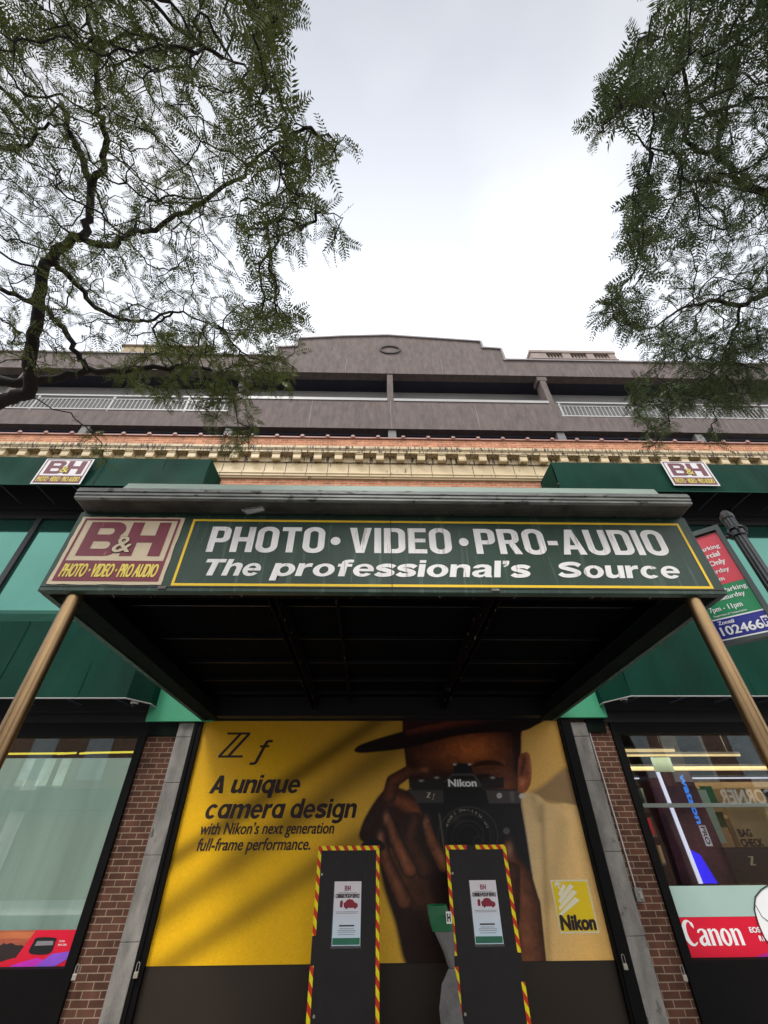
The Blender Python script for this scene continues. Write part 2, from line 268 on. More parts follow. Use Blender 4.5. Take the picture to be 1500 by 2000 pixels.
def arc(cx, cy, rx, ry, a0, a1, n=7): return [(cx + rx * math.cos(R(a0 + (a1 - a0) * i / n)), cy + ry * math.sin(R(a0 + (a1 - a0) * i / n))) for i in range(n + 1)]
def rrect(x0, y0, x1, y1, r, corners='abcd'):            # a bl, b br, c tr, d tl
    p = []
    for k, cx, cy, a in (('a', x0, y0, 180), ('b', x1, y0, 270), ('c', x1, y1, 0), ('d', x0, y1, 90)):
        if k in corners: p += arc(cx + (r if k in 'ad' else -r), cy + (r if k in 'ab' else -r), r, r, a, a + 90)
        else: p.append((cx, cy))
    return p
t_ = 0.185; hb = 0.16
G = {
 'P': (0.56, [[(0, 0), (t_, 0), (t_, .37)] + arc(.56 - .2, .37 + .2, .2, .2, 270, 360) + arc(.56 - .2, .8, .2, .2, 0, 90) + [(0, 1)], rrect(t_, .37 + hb, .56 - t_, 1 - hb, .07, 'bc')]),
 'H': (0.60, [[(0, 0), (t_, 0), (t_, .41), (.60 - t_, .41), (.60 - t_, 0), (.60, 0), (.60, 1), (.60 - t_, 1), (.60 - t_, .58), (t_, .58), (t_, 1), (0, 1)]]),
 'O': (0.60, [rrect(0, -.015, .60, 1.015, .27), rrect(t_, .15, .60 - t_, .85, .112)]),
 'T': (0.54, [[(.27 - t_ / 2, 0), (.27 + t_ / 2, 0), (.27 + t_ / 2, 1 - hb), (.54, 1 - hb), (.54, 1), (0, 1), (0, 1 - hb), (.27 - t_ / 2, 1 - hb)]]),
 'V': (0.60, [[(.30 - .11, 0), (.30 + .11, 0), (.60, 1), (.60 - t_ - .01, 1), (.30, .24), (t_ + .01, 1), (0, 1)]]),
 'I': (t_, [[(0, 0), (t_, 0), (t_, 1), (0, 1)]]),
 'D': (0.58, [rrect(0, 0, .58, 1, .24, 'bc'), rrect(t_, hb, .58 - t_, 1 - hb, .09, 'bc')]),
 'E': (0.50, [[(0, 0), (.5, 0), (.5, hb), (t_, hb), (t_, .43), (.47, .43), (.47, .58), (t_, .58), (t_, 1 - hb), (.5, 1 - hb), (.5, 1), (0, 1)]]),
 'R': (0.60, [[(0, 0), (t_, 0), (t_, .40), (.27, .40), (.40, 0), (.60, 0), (.44, .42)] + arc(.58 - .19, .42 + .19, .19, .19, 290, 360, 5) + arc(.58 - .2, .8, .2, .2, 0, 90) + [(0, 1)], rrect(t_, .55, .58 - t_, 1 - hb, .07, 'bc')]),
 'A': (0.64, [[(0, 0), (t_ + .005, 0), (.215, .20), (.425, .20), (.64 - t_ - .005, 0), (.64, 0), (.42, 1), (.22, 1)], [(.25, .36), (.39, .36), (.32, .72)]]),
 'U': (0.60, [[(0, 1)] + arc(.26, .245, .26, .26, 180, 270) + arc(.34, .245, .26, .26, 270, 360) + [(.6, 1), (.6 - t_, 1)] + arc(.30, .26, .115, .11, 0, -180) + [(t_, 1)]]),
 '-': (0.27, [[(0, .36), (.27, .36), (.27, .53), (0, .53)]]),
 '·': (0.20, [arc(.10, .47, .115, .115, 0, 342, 19)]),
 ' ': (0.3, []),
}
XH = .77
def ell(cx, cy, rx, ry, a0=0, a1=345, n=23): return arc(cx, cy, rx, ry, a0, a1, n)
def ribbon(pts, hw):                                      # closed outline of a thick curved stroke
    P = [np.array(p) for p in pts]; Lf = []; Rt = []
    for i, p in enumerate(P):
        d = P[min(i + 1, len(P) - 1)] - P[max(i - 1, 0)]; d = d / np.linalg.norm(d); nn = np.array([-d[1], d[0]]); h = hw[min(i, len(hw) - 1)] if hasattr(hw, '__len__') else hw; Lf.append(tuple(p + nn * h)); Rt.append(tuple(p - nn * h))
    return Lf + Rt[::-1]
def spline(pts, n=5):
    p = [np.array(q, float) for q in pts]; Q = [2 * p[0] - p[1]] + p + [2 * p[-1] - p[-2]]; out = []
    for i in range(1, len(Q) - 2):
        a, b, c, d = Q[i - 1:i + 3]
        for t in np.linspace(0, 1, n, endpoint=False): out.append(.5 * ((2 * b) + (c - a) * t + (2 * a - 5 * b + 4 * c - d) * t * t + (3 * b - a - 3 * c + d) * t ** 3))
    return out + [Q[-2]]
def ess(w, h):
    return ribbon(spline([(.93 * w, .74 * h), (.74 * w, .855 * h), (.45 * w, .87 * h), (.2 * w, .78 * h), (.17 * w, .65 * h), (.40 * w, .55 * h), (.66 * w, .45 * h), (.83 * w, .33 * h), (.78 * w, .19 * h), (.52 * w, .125 * h), (.24 * w, .14 * h), (.07 * w, .26 * h)]), .112)
arch = [(.22, XH), (.22, .67), (.33, .755), (.47, .785), (.62, .75), (.70, .66), (.72, .54), (.72, 0), (.49, 0), (.49, .47), (.455, .56), (.37, .59), (.28, .56), (.235, .47), (.235, 0), (0, 0)]
GL = {
 'T': (.84, [[(.29, 0), (.55, 0), (.55, .79), (.84, .79), (.84, 1), (0, 1), (0, .79), (.29, .79)]]),
 'h': (.72, [[(0, 1), (.235, 1)] + arch[1:]]), 'n': (.72, [[(0, XH)] + arch]),
 'u': (.72, [[(.72 - x, XH - y) for x, y in [(0, XH)] + arch]]),
 'e': (.74, [arc(.37, .375, .37, .395, 0, 326, 20) + arc(.37, .36, .155, .21, 318, 195, 8)[0:] + [(.215, .31), (.74, .31)], [(.53, .46)] + arc(.37, .46, .155, .145, 10, 170, 7) + [(.21, .46)]]),
 'o': (.78, [ell(.39, .375, .39, .395), ell(.39, .375, .16, .225)]),
 'c': (.72, [arc(.37, .375, .37, .395, 38, 322, 18) + arc(.37, .375, .15, .215, 312, 48, 12)]),
 'p': (.78, [[(0, -.27), (.235, -.27), (.235, .06)] + arc(.41, .375, .37, .395, 238, 482, 16) + [(.22, .68), (.22, XH), (0, XH)], ell(.40, .375, .155, .215)]),
 'r': (.50, [[(0, 0), (0, XH), (.22, XH), (.22, .65), (.30, .745), (.40, .78), (.50, .775), (.50, .555), (.40, .56), (.29, .52), (.235, .42), (.235, 0)]]),
 'f': (.52, [[(.11, 0), (.345, 0), (.345, .58), (.51, .58), (.51, .755), (.345, .755), (.345, .80), (.39, .845), (.53, .84), (.53, 1.01), (.39, 1.025), (.21, .99), (.12, .90), (.11, .755), (0, .755), (0, .58), (.11, .58)]]),
 's': (.70, [ess(.70, XH)]), 'S': (.92, [ess(.92, 1.0)]),
 'i': (.235, [[(0, 0), (.235, 0), (.235, XH), (0, XH)], [(0, .85), (.235, .85), (.235, 1.02), (0, 1.02)]]),
 'l': (.235, [[(0, 0), (.235, 0), (.235, 1.02), (0, 1.02)]]),
 'a': (.74, [[(.74, 0), (.50, 0), (.475, .08), (.39, .01), (.27, -.015), (.10, .03), (.01, .16), (.02, .29), (.10, .385), (.25, .435), (.41, .465), (.475, .505), (.46, .575), (.375, .61), (.28, .595), (.245, .54), (.02, .54), (.08, .67), (.20, .755), (.38, .785), (.58, .755), (.69, .66), (.705, .52), (.705, .16)], [(.475, .35), (.36, .31), (.265, .275), (.235, .205), (.28, .145), (.375, .14), (.45, .20)]]),
 '\u2019': (.24, [[(0, .80), (0, 1.02), (.235, 1.02), (.235, .84), (.19, .71), (.06, .62), (.02, .68), (.10, .75), (.115, .80)]]),
 ' ': (.3, []),
}
flip = lambda pl, w, fx, fy: [[((w - x) if fx else x, (XH - y) if fy else y) for x, y in p] for p in pl]
GL['d'] = (.78, flip(GL['p'][1], .78, True, True)); GL['q'] = (.78, flip(GL['p'][1], .78, True, False))
GL['\u0251'] = (.78, [[(x, min(y, XH)) for x, y in GL['d'][1][0]], GL['d'][1][1]])
GL['g'] = (.78, [[(.78, XH), (.56, XH), (.56, .69)] + arc(.37, .395, .37, .385, 58, 302, 16) + [(.545, .08), (.545, -.02), (.48, -.10), (.34, -.11), (.16, -.06), (.10, -.22), (.34, -.29), (.58, -.26), (.73, -.15), (.78, .02)], GL['q'][1][1]])
GL['m'] = (1.20, [[(0, XH)] + arch[:7] + [(.71, .62), (.80, .745), (.95, .785), (1.09, .75), (1.18, .65), (1.20, .54), (1.20, 0), (.965, 0), (.965, .47), (.93, .56), (.85, .59), (.76, .56), (.72, .47), (.72, 0), (.485, 0)] + arch[9:]])
GL['A'] = (.86, [[(0, 0), (.26, 0), (.32, .19), (.54, .19), (.60, 0), (.86, 0), (.56, 1), (.30, 1)], [(.37, .36), (.49, .36), (.43, .66)]])
def heavy(mb, body, o, h, width, gap=0.075, Nn=(0, -1, 0), U=XU, V=ZU, table=None, shear=0.0):
    x = 0; glyphs = []; table = table or G
    for ch in body:
        w, polys = table[ch]; glyphs.append((x, polys)); x += w + gap
    k = (width - shear * h) / (x - gap)
    for gx, polys in glyphs:
        if polys:
            v, f = raw_shape(polys); place(mb, [((p[0] + gx) * k + p[1] * h * shear, p[1] * h) for p in v], f, o, U, V, Nn)
GB = [[(0, 0)] + arc(.62, .28, .30, .28, 270, 400, 8) + [(.80, .53)] + arc(.60, .765, .27, .235, 320, 450, 8) + [(0, 1)], rrect(.25, .20, .66, .42, .10, 'bc'), rrect(.25, .62, .62, .81, .09, 'bc')]
GH = [[(0, 0), (.29, 0), (.29, .39), (.66, .39), (.66, 0), (.95, 0), (.95, 1), (.66, 1), (.66, .60), (.29, .60), (.29, 1), (0, 1)]]
def bh_logo(par, o, w, h, U, V, Nn, mar, mar2, cream, ytxt, border=True):
    """maroon initials with a small ampersand over a maroon band with a line of yellow words"""
    o = Vector(o); U = Vector(U); V = Vector(V); Nn = Vector(Nn)
    P = lambda x, y, d=0.0: o + U * (x * w) + V * (y * h) + Nn * d
    rect = lambda m, x0, x1, y0, y1, d: m.add([P(x0, y0, d), P(x1, y0, d), P(x1, y1, d), P(x0, y1, d)], [(0, 1, 2, 3)])
    b = MB(); n_ = 14                                    # slightly ragged sheet edge, thin but solid
    ring = [(i / n_, 0) for i in range(n_)] + [(1, i / n_) for i in range(n_)] + [(1 - i / n_, 1) for i in range(n_)] + [(0, 1 - i / n_) for i in range(n_)]
    ring = [(x + (0.008 * (random.random() - .5) if border else 0), y + (0.012 * (random.random() - .5) if border else 0)) for x, y in ring]
    k = len(ring); b.add([P(x, y, 0.004) for x, y in ring] + [P(x, y, 0.0) for x, y in ring], [tuple(range(k))] + [(i, k + i, k + (i + 1) % k, (i + 1) % k) for i in range(k)])
    sheet = b.build('logo_panel', cream, par)
    m = MB(); y0 = 0.34
    fr = 0.035
    for a in ((fr, 1 - fr, fr * 1.2, fr * 1.2 + .285), (fr, fr + .022, fr * 1.2 + .285, 1 - .055), (1 - fr - .022, 1 - fr, fr * 1.2 + .285, 1 - .055), (fr, 1 - fr, 1 - .055, 1 - .025)): rect(m, *a, 0.0065)
    m.build('maroon_border', mar, sheet)
    m = MB()
    v, f = raw_shape(GB); place(m, [(p[0] * .41, p[1] * .52) for p in v], f, P(.12, .395), U * w, V * h, Nn, 0.0066)
    v, f = raw_shape(GH); place(m, [(p[0] * .39, p[1] * .52) for p in v], f, P(.52, .395), U * w, V * h, Nn, 0.0066)
    m.build('initials', mar2, sheet)
    m = MB(); text(m, '&', P(.435, .45, .0078), U, V, .235 * h, .165 * w, fat=.012 * w, Nn=Nn); m.build('ampersand_outline', M['ink'], sheet)
    m = MB(); text(m, '&', P(.435, .45, .0108), U, V, .235 * h, .165 * w, fat=.004 * w, Nn=Nn); m.build('ampersand', cream if border else ytxt, sheet)
    m = MB(); text(m, 'PHOTO · VIDEO · PRO AUDIO', P(.075, .10, .008), U, V, .175 * h, .85 * w, fat=.004 * w, shear=.15, Nn=Nn); m.build('lettering', ytxt, sheet)
    return sheet

# ------------------------------------------------------------------ ground
tag(MB().box(-150, 150, -7.2, 2.2, -.3, -0.02).build('road', M['asphalt']), kind='structure')
tag(MB().box(-150, 150, 2.2, 40, -.3, 0.0).build('pavement', M['pavement']), kind='structure')
tag(MB().box(-150, 150, 2.05, 2.198, -.3, 0.004).build('kerb', M['stone']), kind='structure')
tag(MB().box(-400, 400, -400, -7.2, -.3, 0.0).build('ground', M['pavement']), kind='structure')

# ------------------------------------------------------------------ brick building
YW = 7.2
bb = thing('brick_building', (0.3, YW, 0), 'orange brick shop building with cream cornice, green tinted windows and two shopfronts', 'building')
each('brick_pier', ((-3.40, -2.96, YW, YW + .5, 0, 3.24), (3.33, 3.70, YW, YW + .5, 0, 3.24)), M['brick_low'], bb)
each('brick_wall', ((-14, 15, YW + .02, YW + .4, 3.24, 5.0), (-3.05, 3.35, YW + .02, YW + .4, 5.0, 7.3), (-14, -9.6, YW + .02, YW + .4, 5, 7.3), (9.8, 15, YW + .02, YW + .4, 5, 7.3),
     (-14, 15, YW, YW + .4, 7.3, 8.40), (-14, 15, YW - .08, YW + .3, 9.30, 9.72), (-14, -7.2, YW + .02, YW + .4, 0, 3.24), (8, 15, YW + .02, YW + .4, 0, 3.24)), M['brick_up'], bb)
each('shade_strip', ((-7.2, -3.40, YW - .029, YW + .019, 3.245, 3.42), (3.62, 8, YW - .029, YW + .019, 3.245, 3.45), (-9.6, -3.05, YW - .029, YW - .001, 7.301, 7.5), (3.35, 9.8, YW - .029, YW - .001, 7.301, 7.5)), M['black'], bb)  # black strips over the brick stand in for shade under the awnings
each('lintel', ((-2.95, 3.32, YW - .03, YW + .015, 3.27, 4.2),), M['black'], bb)
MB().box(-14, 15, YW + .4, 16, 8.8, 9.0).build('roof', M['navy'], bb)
# stone pilasters either side of the entrance
for x0, x1 in ((-2.955, -2.725), (3.085, 3.325)):
    m = MB()
    for z0, z1 in ((0, .86), (.864, 1.66), (1.664, 2.46), (2.464, 3.04), (3.045, 3.235)): m.box(x0, x1, YW - .045, YW + .3, z0, z1)
    m.build('stone_pilaster', M['stone'], bb, bevel=.006)
for x0, x1 in ((-2.72, -2.60), (2.895, 3.08)):
    m = MB(); m.box(x0, x1, YW - .06, YW + .1, 0, 3.30); m.box(x0 + .035, x0 + .055, YW - .075, YW - .06, 0, 3.3); m.build('shutter_rail', M['blackpaint'], bb)
# green panels above the piers
MB().box(-3.46, -2.45, YW - .10, YW - .05, 3.25, 4.15).build('wall_panel', M['panel_green'], bb)
MB().box(2.75, 3.675, YW - .10, YW - .05, 3.30, 4.15).build('wall_panel', M['panel_green'], bb)
each('pier_cap', ((-3.4, -2.96, YW - .05, YW - .001, 3.06, 3.243), (3.33, 3.62, YW - .05, YW - .001, 3.1, 3.29)), M['underbeam'], bb)
# dark panel below the advert
m = MB(); m.box(-2.6, 2.895, YW, YW + .06, 0, .655); m.build('base_panel', M['plinth'], bb)
# wall behind advert
MB().box(-2.6, 2.895, YW + .06, YW + .3, 0, 3.3).build('backing_wall', M['darkint'], bb)
# shop windows
for (xf, xo, xe, wz) in ((-3.40, -3.63, -7.2, 3.055), (3.70, 3.84, 8.0, 3.08)):
    s = 1 if xe > 0 else -1
    fr = MB()
    a, b = sorted((xf, xf + s * .11)); fr.box(a, b, YW - .05, YW + .12, 0, 3.24)
    a, b = sorted((xf + s * .11, xe)); fr.box(a, b, YW - .05, YW + .12, wz, 3.24); fr.box(a, b, YW - .05, YW + .12, .0, .655)
    fo = fr.build('shop_window', M['blackpaint'], bb)
    a, b = sorted((xf + s * .11, xe)); MB().box(a, b, YW + .03, YW + .045, .655, wz).build('pane', M['pane'], fo)
# pale roller screen filling the left window, and the lit void above it
m = MB(); m.box(-7.2, -3.42, YW + .16, YW + .17, .6, 2.80); m.build('roller_screen', M['shade'], bb)
m = MB(); m.box(-7.2, -3.42, YW + .17, YW + .5, .0, .6); m.box(-7.2, -3.41, YW + 1.8, YW + 1.9, 0, 4.8); m.build('window_back', M['shopdark'], bb)
m = MB()
for x0, x1, z, y in ((-7, -4.72, 2.875, 7.5), (-4.9, -4.62, 2.90, 7.62), (-4.55, -4.3, 2.9, 7.6), (-4.45, -3.62, 2.90, 7.55)): MB().tube([(x0, y, z), (x1, y, z + .012)], .014, 6).build('light_tube', M['tubeyellow'], bb)
m = MB()
for x, wd in ((-5.15, .13), (-4.86, .15), (-4.62, .13)): MB().box(x, x + wd, 7.345, 7.355, 2.45, 2.79).build('hanging_tag', mat('pale_tag', (0.55, 0.66, 0.58), 0.6, emit=.32), bb)  # own glow in the tag colour keeps them pale against the screen
# second-floor windows in tinted glass
for x0, x1, mull in ((-9.6, -3.05, (-7.05,)), (3.35, 9.8, (7.4,))):
    fr = MB(); xs = [x0 + .02] + list(mull) + [x1 - .02]
    fr.box(x0, x1, YW + .0, YW + .2, 7.2, 7.3); fr.box(x0, x1, YW - .02, YW + .2, 5.0, 5.07)
    for q in xs: fr.box(q - .055, q + .055, YW + .0, YW + .2, 5.07, 7.2)
    fo = fr.build('upper_window', M['black'], bb)
    for a, b in zip(xs[:-1], xs[1:]): MB().box(a + .055, b - .055, YW + .06, YW + .08, 5.07, 7.2).build('tinted_pane', M['tint'], fo)
    MB().box(x0, x1, YW - .09, YW - .021, 4.90, 5.066).build('window_sill', M['awning_trim'], bb)
# terracotta cornice
m = MB(); m.box(-14, 15, YW - .05, YW + .3, 8.55, 8.87); m.build('cornice_frieze', M['terracotta'], bb)
m = MB(); prof = [(YW + .1, 8.405), (YW - .05, 8.405), (YW - .05, 8.43), (YW - .085, 8.45), (YW - .085, 8.50), (YW - .105, 8.515), (YW - .105, 8.549), (YW + .1, 8.549)]
m.prism(prof, -14, 15, 'x'); m.build('cornice_moulding', M['terracotta'], bb)
m = MB(); prof = [(YW + .1, 8.872), (YW - .06, 8.872), (YW - .06, 8.89), (YW - .075, 8.90), (YW - .075, 9.075), (YW - .235, 9.08), (YW - .235, 9.135), (YW - .25, 9.15), (YW - .25, 9.175), (YW - .265, 9.20), (YW - .265, 9.265), (YW - .22, 9.298), (YW + .1, 9.298)]
m.prism(prof, -14, 15, 'x'); m.build('cornice_crown', M['terra_stain'], bb)
m = MB(); xj = 0.11; SPC = .49
k0 = int((-10 - xj) / SPC)
for i in range(k0, k0 + 45):
    x = xj + i * SPC + SPC / 2
    m.box(x - .0075, x + .0075, YW - .0535, YW - .04, 8.552, 8.868); m.box(x - .0075, x + .0075, YW - .1075, YW - .09, 8.517, 8.547); m.box(x - .0075, x + .0075, YW - .0875, YW - .07, 8.452, 8.498); m.box(x - .006, x + .006, YW - .2675, YW - .25, 9.20, 9.263); m.box(x - .006, x + .006, YW - .2375, YW - .22, 9.083, 9.133)
m.box(-14, 15, YW - .056, YW - .04, 8.549, 8.562); m.box(-14, 15, YW - .2535, YW - .24, 9.162, 9.186); m.box(-14, 15, YW - .0773, YW - .05, 8.89, 8.903)
m.build('stone_joint', M['joint'], bb)
dm = MB(); x = xj + k0 * SPC
dm.prism([(YW - .0755, 8.91), (YW - .19, 8.895), (YW - .20, 8.93), (YW - .20, 9.045), (YW - .22, 9.05), (YW - .22, 9.079), (YW - .0755, 9.073)], x - .09, x + .09, 'x')
d0 = dm.build('bracket', M['terracotta'], bb)
for i in range(1, 45):
    c = d0.copy(); COL.objects.link(c); c.parent = bb; c.location.x = i * SPC
# camel-back coping along the top of the parapet
m = MB(); m.box(-14, 15, YW - .12, YW + .34, 9.725, 9.765)
i0 = int(-10 / .627)
for i in range(i0, i0 + 34):
    x = .065 + i * .627
    m.prism([(x - .045, 9.745)] + arc(x, 9.765, .05, .05, 180, 0, 6) + [(x + .045, 9.745)], YW - .145, YW + .35)
m.build('coping', M['coping'], bb)

# ------------------------------------------------------------------ grey stuccoed roof storeys behind
GY = 8.7
gb = thing('stucco_building', (.54, GY, 9), 'mauve grey stucco building with open galleries and stepped gable parapet above the brick cornice', 'building')
for nm, x0, x1, z0, z1, tp in (('gallery_front', -4.75, 6.1, 12.03, 13.42, 0), ('gallery_front', -18, -4.75, 12.03, 12.74, 1), ('gallery_front', 6.1, 18, 12.06, 12.76, 1)):
    MB().box(x0, x1, GY + .012 * tp, GY + .22, z0, z1).build(nm, M['stucco'], gb)
each('stucco_joint', [(x - .006, x + .006, GY - .0025, GY + .02, 12.05, 13.40) for x in (-2.1, .49, 3.3)] + [(x - .006, x + .006, GY - .0025, GY + .02, 15.08, 15.97) for x in (-7.5, -1.1, 2.4, 7.9)], mat('pale_joint', (0.24, 0.21, 0.20), 0.9), gb)
m = MB(); pts = [(-18, 15.03), (18, 15.06), (18, 16.0), (4.78, 16.0), (4.76, 16.75), (4.07, 16.82), (4.05, 17.26), (2.3, 17.43), (.45, 17.60), (-1.3, 17.46), (-3.0, 17.24), (-3.0, 16.68), (-3.70, 16.58), (-3.71, 16.0), (-18, 16.0)]
m.prism(pts, GY, GY + .3); m.build('parapet', M['stucco'], gb)
m = MB(); cap = [(-18, 16.0), (-3.71, 16.0), (-3.70, 16.58), (-3.0, 16.68), (-3.0, 17.24), (-1.3, 17.46), (.45, 17.60), (2.3, 17.43), (4.05, 17.26), (4.07, 16.82), (4.76, 16.75), (4.78, 16.0), (18, 16.0)]
for a, b in zip(cap[:-1], cap[1:]):
    d = Vector((b[0] - a[0], 0, b[1] - a[1])).normalized(); nn = Vector((-d.z, 0, d.x)) * .075
    P = [Vector((a[0], 0, a[1])) - d * .03, Vector((b[0], 0, b[1])) + d * .03]
    q = [P[0], P[1], P[1] + nn, P[0] + nn]; m.prism([(v.x, v.z) for v in q], GY - .06 - random.random() * .004, GY + .33)
m.build('parapet_coping', M['stucco_cap'], gb)
m = MB(); m.add(*(lambda: ([(.52 + rx * math.cos(a), GY - dy, 16.60 + rz * math.sin(a)) for rx, rz, dy in ((.41, .29, .0), (.41, .29, .05), (.33, .21, .05), (.33, .21, .0)) for a in np.linspace(0, 2 * math.pi, 33)[:-1]], [(k * 32 + i, k * 32 + (i + 1) % 32, (k + 1) * 32 + (i + 1) % 32, (k + 1) * 32 + i) for k in range(3) for i in range(32)]))())
m.build('oval_medallion', mat('dark_moulding', (0.05, 0.042, 0.042), 0.8), gb)
each('gallery_column', [(x - .10, x + .10, GY + .03, GY + .4, 13.42, 14.795) for x in (-4.62, 5.95)] + [(.39, .59, GY + .03, GY + .4, 13.42, 15.03)] + [(x - .12, x + .12, GY + .05, GY + .4, 12.7, 15.03) for x in (-12.2, 13)], M['stucco'], gb)
each('column_bracket', [(x - .17, x + .17, GY + .02, GY + .4, 14.80, 15.028) for x in (-4.62, 5.95)], M['stucco'], gb)
for x in (-8.95, -4.55, .52, 5.85, 10.3): MB().prism([(x - .12, 12.035), (x + .12, 12.035), (x + .20, 9.0), (x - .20, 9.0)], GY + .06, GY + .5).build('lower_column', M['gallery'], gb)
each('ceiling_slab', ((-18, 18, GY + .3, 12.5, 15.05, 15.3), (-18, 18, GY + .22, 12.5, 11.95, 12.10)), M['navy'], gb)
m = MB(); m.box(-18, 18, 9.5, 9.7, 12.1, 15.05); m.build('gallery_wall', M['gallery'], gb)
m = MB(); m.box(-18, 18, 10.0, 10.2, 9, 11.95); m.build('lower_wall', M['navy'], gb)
each('window_ledge', ((-4.5, .38, GY - .03, GY + .25, 13.43, 13.56), (.60, 5.83, GY - .03, GY + .25, 13.425, 13.55)), M['rail'], gb)
for x0, x1 in ((-16, -4.75), (6.12, 16.5)):
    m = MB(); m.box(x0, x1, GY + .02, GY + .07, 13.50, 13.575); m.box(x0, x1, GY + .02, GY + .07, 12.80, 12.86); m.box(x0, x1, GY + .03, GY + .06, 13.34, 13.37)
    n_ = int((x1 - x0) / .135)
    for i in range(n_):
        x = x0 + (i + .5) * (x1 - x0) / n_; wd = .035 if i % 18 == 0 else .012; m.box(x - wd, x + wd, GY + .03, GY + .058, 12.74 if wd > .03 else 12.86, 13.50 if wd > .03 else 13.34)
    m.build('balcony_railing', M['rail'], gb)
for x, z in ((5.45, 16.03), (9.75, 16.03)):
    m = MB(); m.prism([(x - .12, z), (x + .12, z), (x + .12, z + .1), (x + .17, z + .16), (x + .06, z + .3), (x - .06, z + .3), (x - .17, z + .16), (x - .12, z + .1)], GY + .5, GY + .8)
    m.build('roof_vent', M['galv_dark'], gb)
# penthouses on the far roof
pm = mat('pale_stone', (0.24, 0.19, 0.17), 0.85, 0.12)
ph = thing('rooftop_penthouse', (12.2, 14, 20), 'distant pale stone penthouse with three balustrade openings above the right roofline', 'building')
m = MB(); m.box(9.5, 14.75, 14, 17, 20, 24.95); m.box(9.45, 14.8, 13.95, 17, 25.02, 25.10); m.box(9.45, 14.8, 13.95, 17, 25.72, 25.95)
for x0, x1 in ((9.5, 10.45), (11.45, 11.95), (12.95, 13.4), (14.35, 14.75)): m.box(x0, x1, 14, 14.4, 25.1, 25.72)
m.build('parapet_wall', pm, ph)
for x0 in (10.45, 11.95, 13.4):
    m = MB()
    for i in range(5): m.tube([(x0 + .1 + i * .2, 14.15, 25.1), (x0 + .1 + i * .2, 14.15, 25.3), (x0 + .1 + i * .2, 14.15, 25.72)], [.045, .085, .04], 6)
    m.build('balustrade', pm, ph)
pb = thing('rooftop_penthouse', (-12.7, 14, 20), 'tan rooftop box half hidden by leaves above the left roofline', 'building')
m = MB(); m.prism([(-15.3, 20), (-10.1, 20), (-10.1, 25.5), (-15.1, 25.6), (-15.25, 24.8)], 14, 17); m.build('penthouse_wall', mat('tan_render', (0.27, 0.20, 0.11), 0.8), pb)
m = MB(); m.box(-15.3, -10.0, 13.9, 17, 25.6, 25.72); m.build('roof_edge', pm, pb)

# ------------------------------------------------------------------ awnings
def cloth(m, a, b, z0, z1, nu=40, nv=8, amp=.016, ph=0.0):
    # a stretched canvas face between two plan points, slightly wavy between its ribs
    a = Vector(a); b = Vector(b); d = (b - a); nn = Vector((d.y, -d.x)).normalized(); k = len(m.v)
    for i in range(nu + 1):
        for j in range(nv + 1):
            u = i / nu; v = j / nv; p = a + d * u; g_ = amp * (math.sin(u * d.length * 7.0 + ph) + .6 * math.sin(u * d.length * 3.1 + v * 3 + ph)) * math.sin(math.pi * v) * min(1, u * 8, (1 - u) * 8)
            p = p + nn * (g_ - .018 * math.sin(math.pi * v)); m.v.append((p.x, p.y, z0 + (z1 - z0) * v))
    for i in range(nu):
        for j in range(nv): q = k + i * (nv + 1) + j; m.f.append((q, q + nv + 1, q + nv + 2, q + 1))
def awning(label, group, sx, xi, xo, yf, zb, zt, chamfer, ztw, drop):
    # box awning: upright front, end and chamfered corner of green canvas on a light frame
    a = thing('awning', ((xi + xo) / 2, YW, zb), label, 'awning', group)
    c0 = (xi - sx * chamfer[0], yf); c1 = (xi, yf + chamfer[1]); wl = (xi, YW - .06); m = MB()
    cloth(m, (xo, yf), c0, zb, zt, 60)
    if chamfer[0] > 0: cloth(m, c0, c1, zb, zt, 6, amp=.003)
    cloth(m, c1, wl, zb + drop, zt, 10, amp=.004)
    m.quad((xo, yf, zt), (*c0, zt), (c0[0], YW - .06, ztw), (xo, YW - .06, ztw)); m.quad((*c0, zt), (*c1, zt), (c1[0], YW - .06, zt), (c0[0], YW - .06, ztw))
    m.build('canvas', M['awning'], a)
    m = MB(); m.tube([(xo, yf, zb), (*c0, zb)] + ([(*c1, zb)] if chamfer[0] > 0 else []) + [(xi, YW - .06, zb + drop)], .010, 6); m.build('frame_edge', M['rail'] if chamfer[0] > 0 else M['awning_trim'], a)
    for i in range(7):
        x = xi - sx * (.45 + i * .72); m = MB(); m.tube([(x, yf + .03, zb + .02), (x, YW - .08, zb + .05)], .012, 6); m.tube([(x, yf + .03, zb + .04), (x, YW - .08, zt - .1)], .011, 6); m.build('frame_rib', M['rib'], a)
    for i in range(5):
        x = xi - sx * (.95 + i * 1.25); m = MB(); m.tube([(x, yf - .004, zb + .004), (x, yf + .010, (zb + zt) / 2), (x, yf - .002, zt - .004)], .0055, 5); m.build('seam', M['awning'], a)
    x0, x1 = sorted((xo, xi - sx * .02)); MB().box(x0, x1, YW - .055, YW - .03, zb - .05, zt).build('back_board', M['darkint'], a)
    return a
ua = awning('dark green upper awning with square maroon logo, left above the marquee', 'upper green awnings', 1, -3.50, -11, 6.45, 7.475, 8.262, (0, 0), 8.30, 0)
ub = awning('dark green upper awning with square maroon logo, right behind the sign pole', 'upper green awnings', -1, 3.83, 12, 6.45, 7.482, 8.295, (0, 0), 8.33, 0)
whitem = mat('white_logo_sheet', (0.56, 0.54, 0.54), 0.5, 0.05); ytx2 = mat('ochre_lettering', (0.50, 0.40, 0.06), 0.5, 0.05)
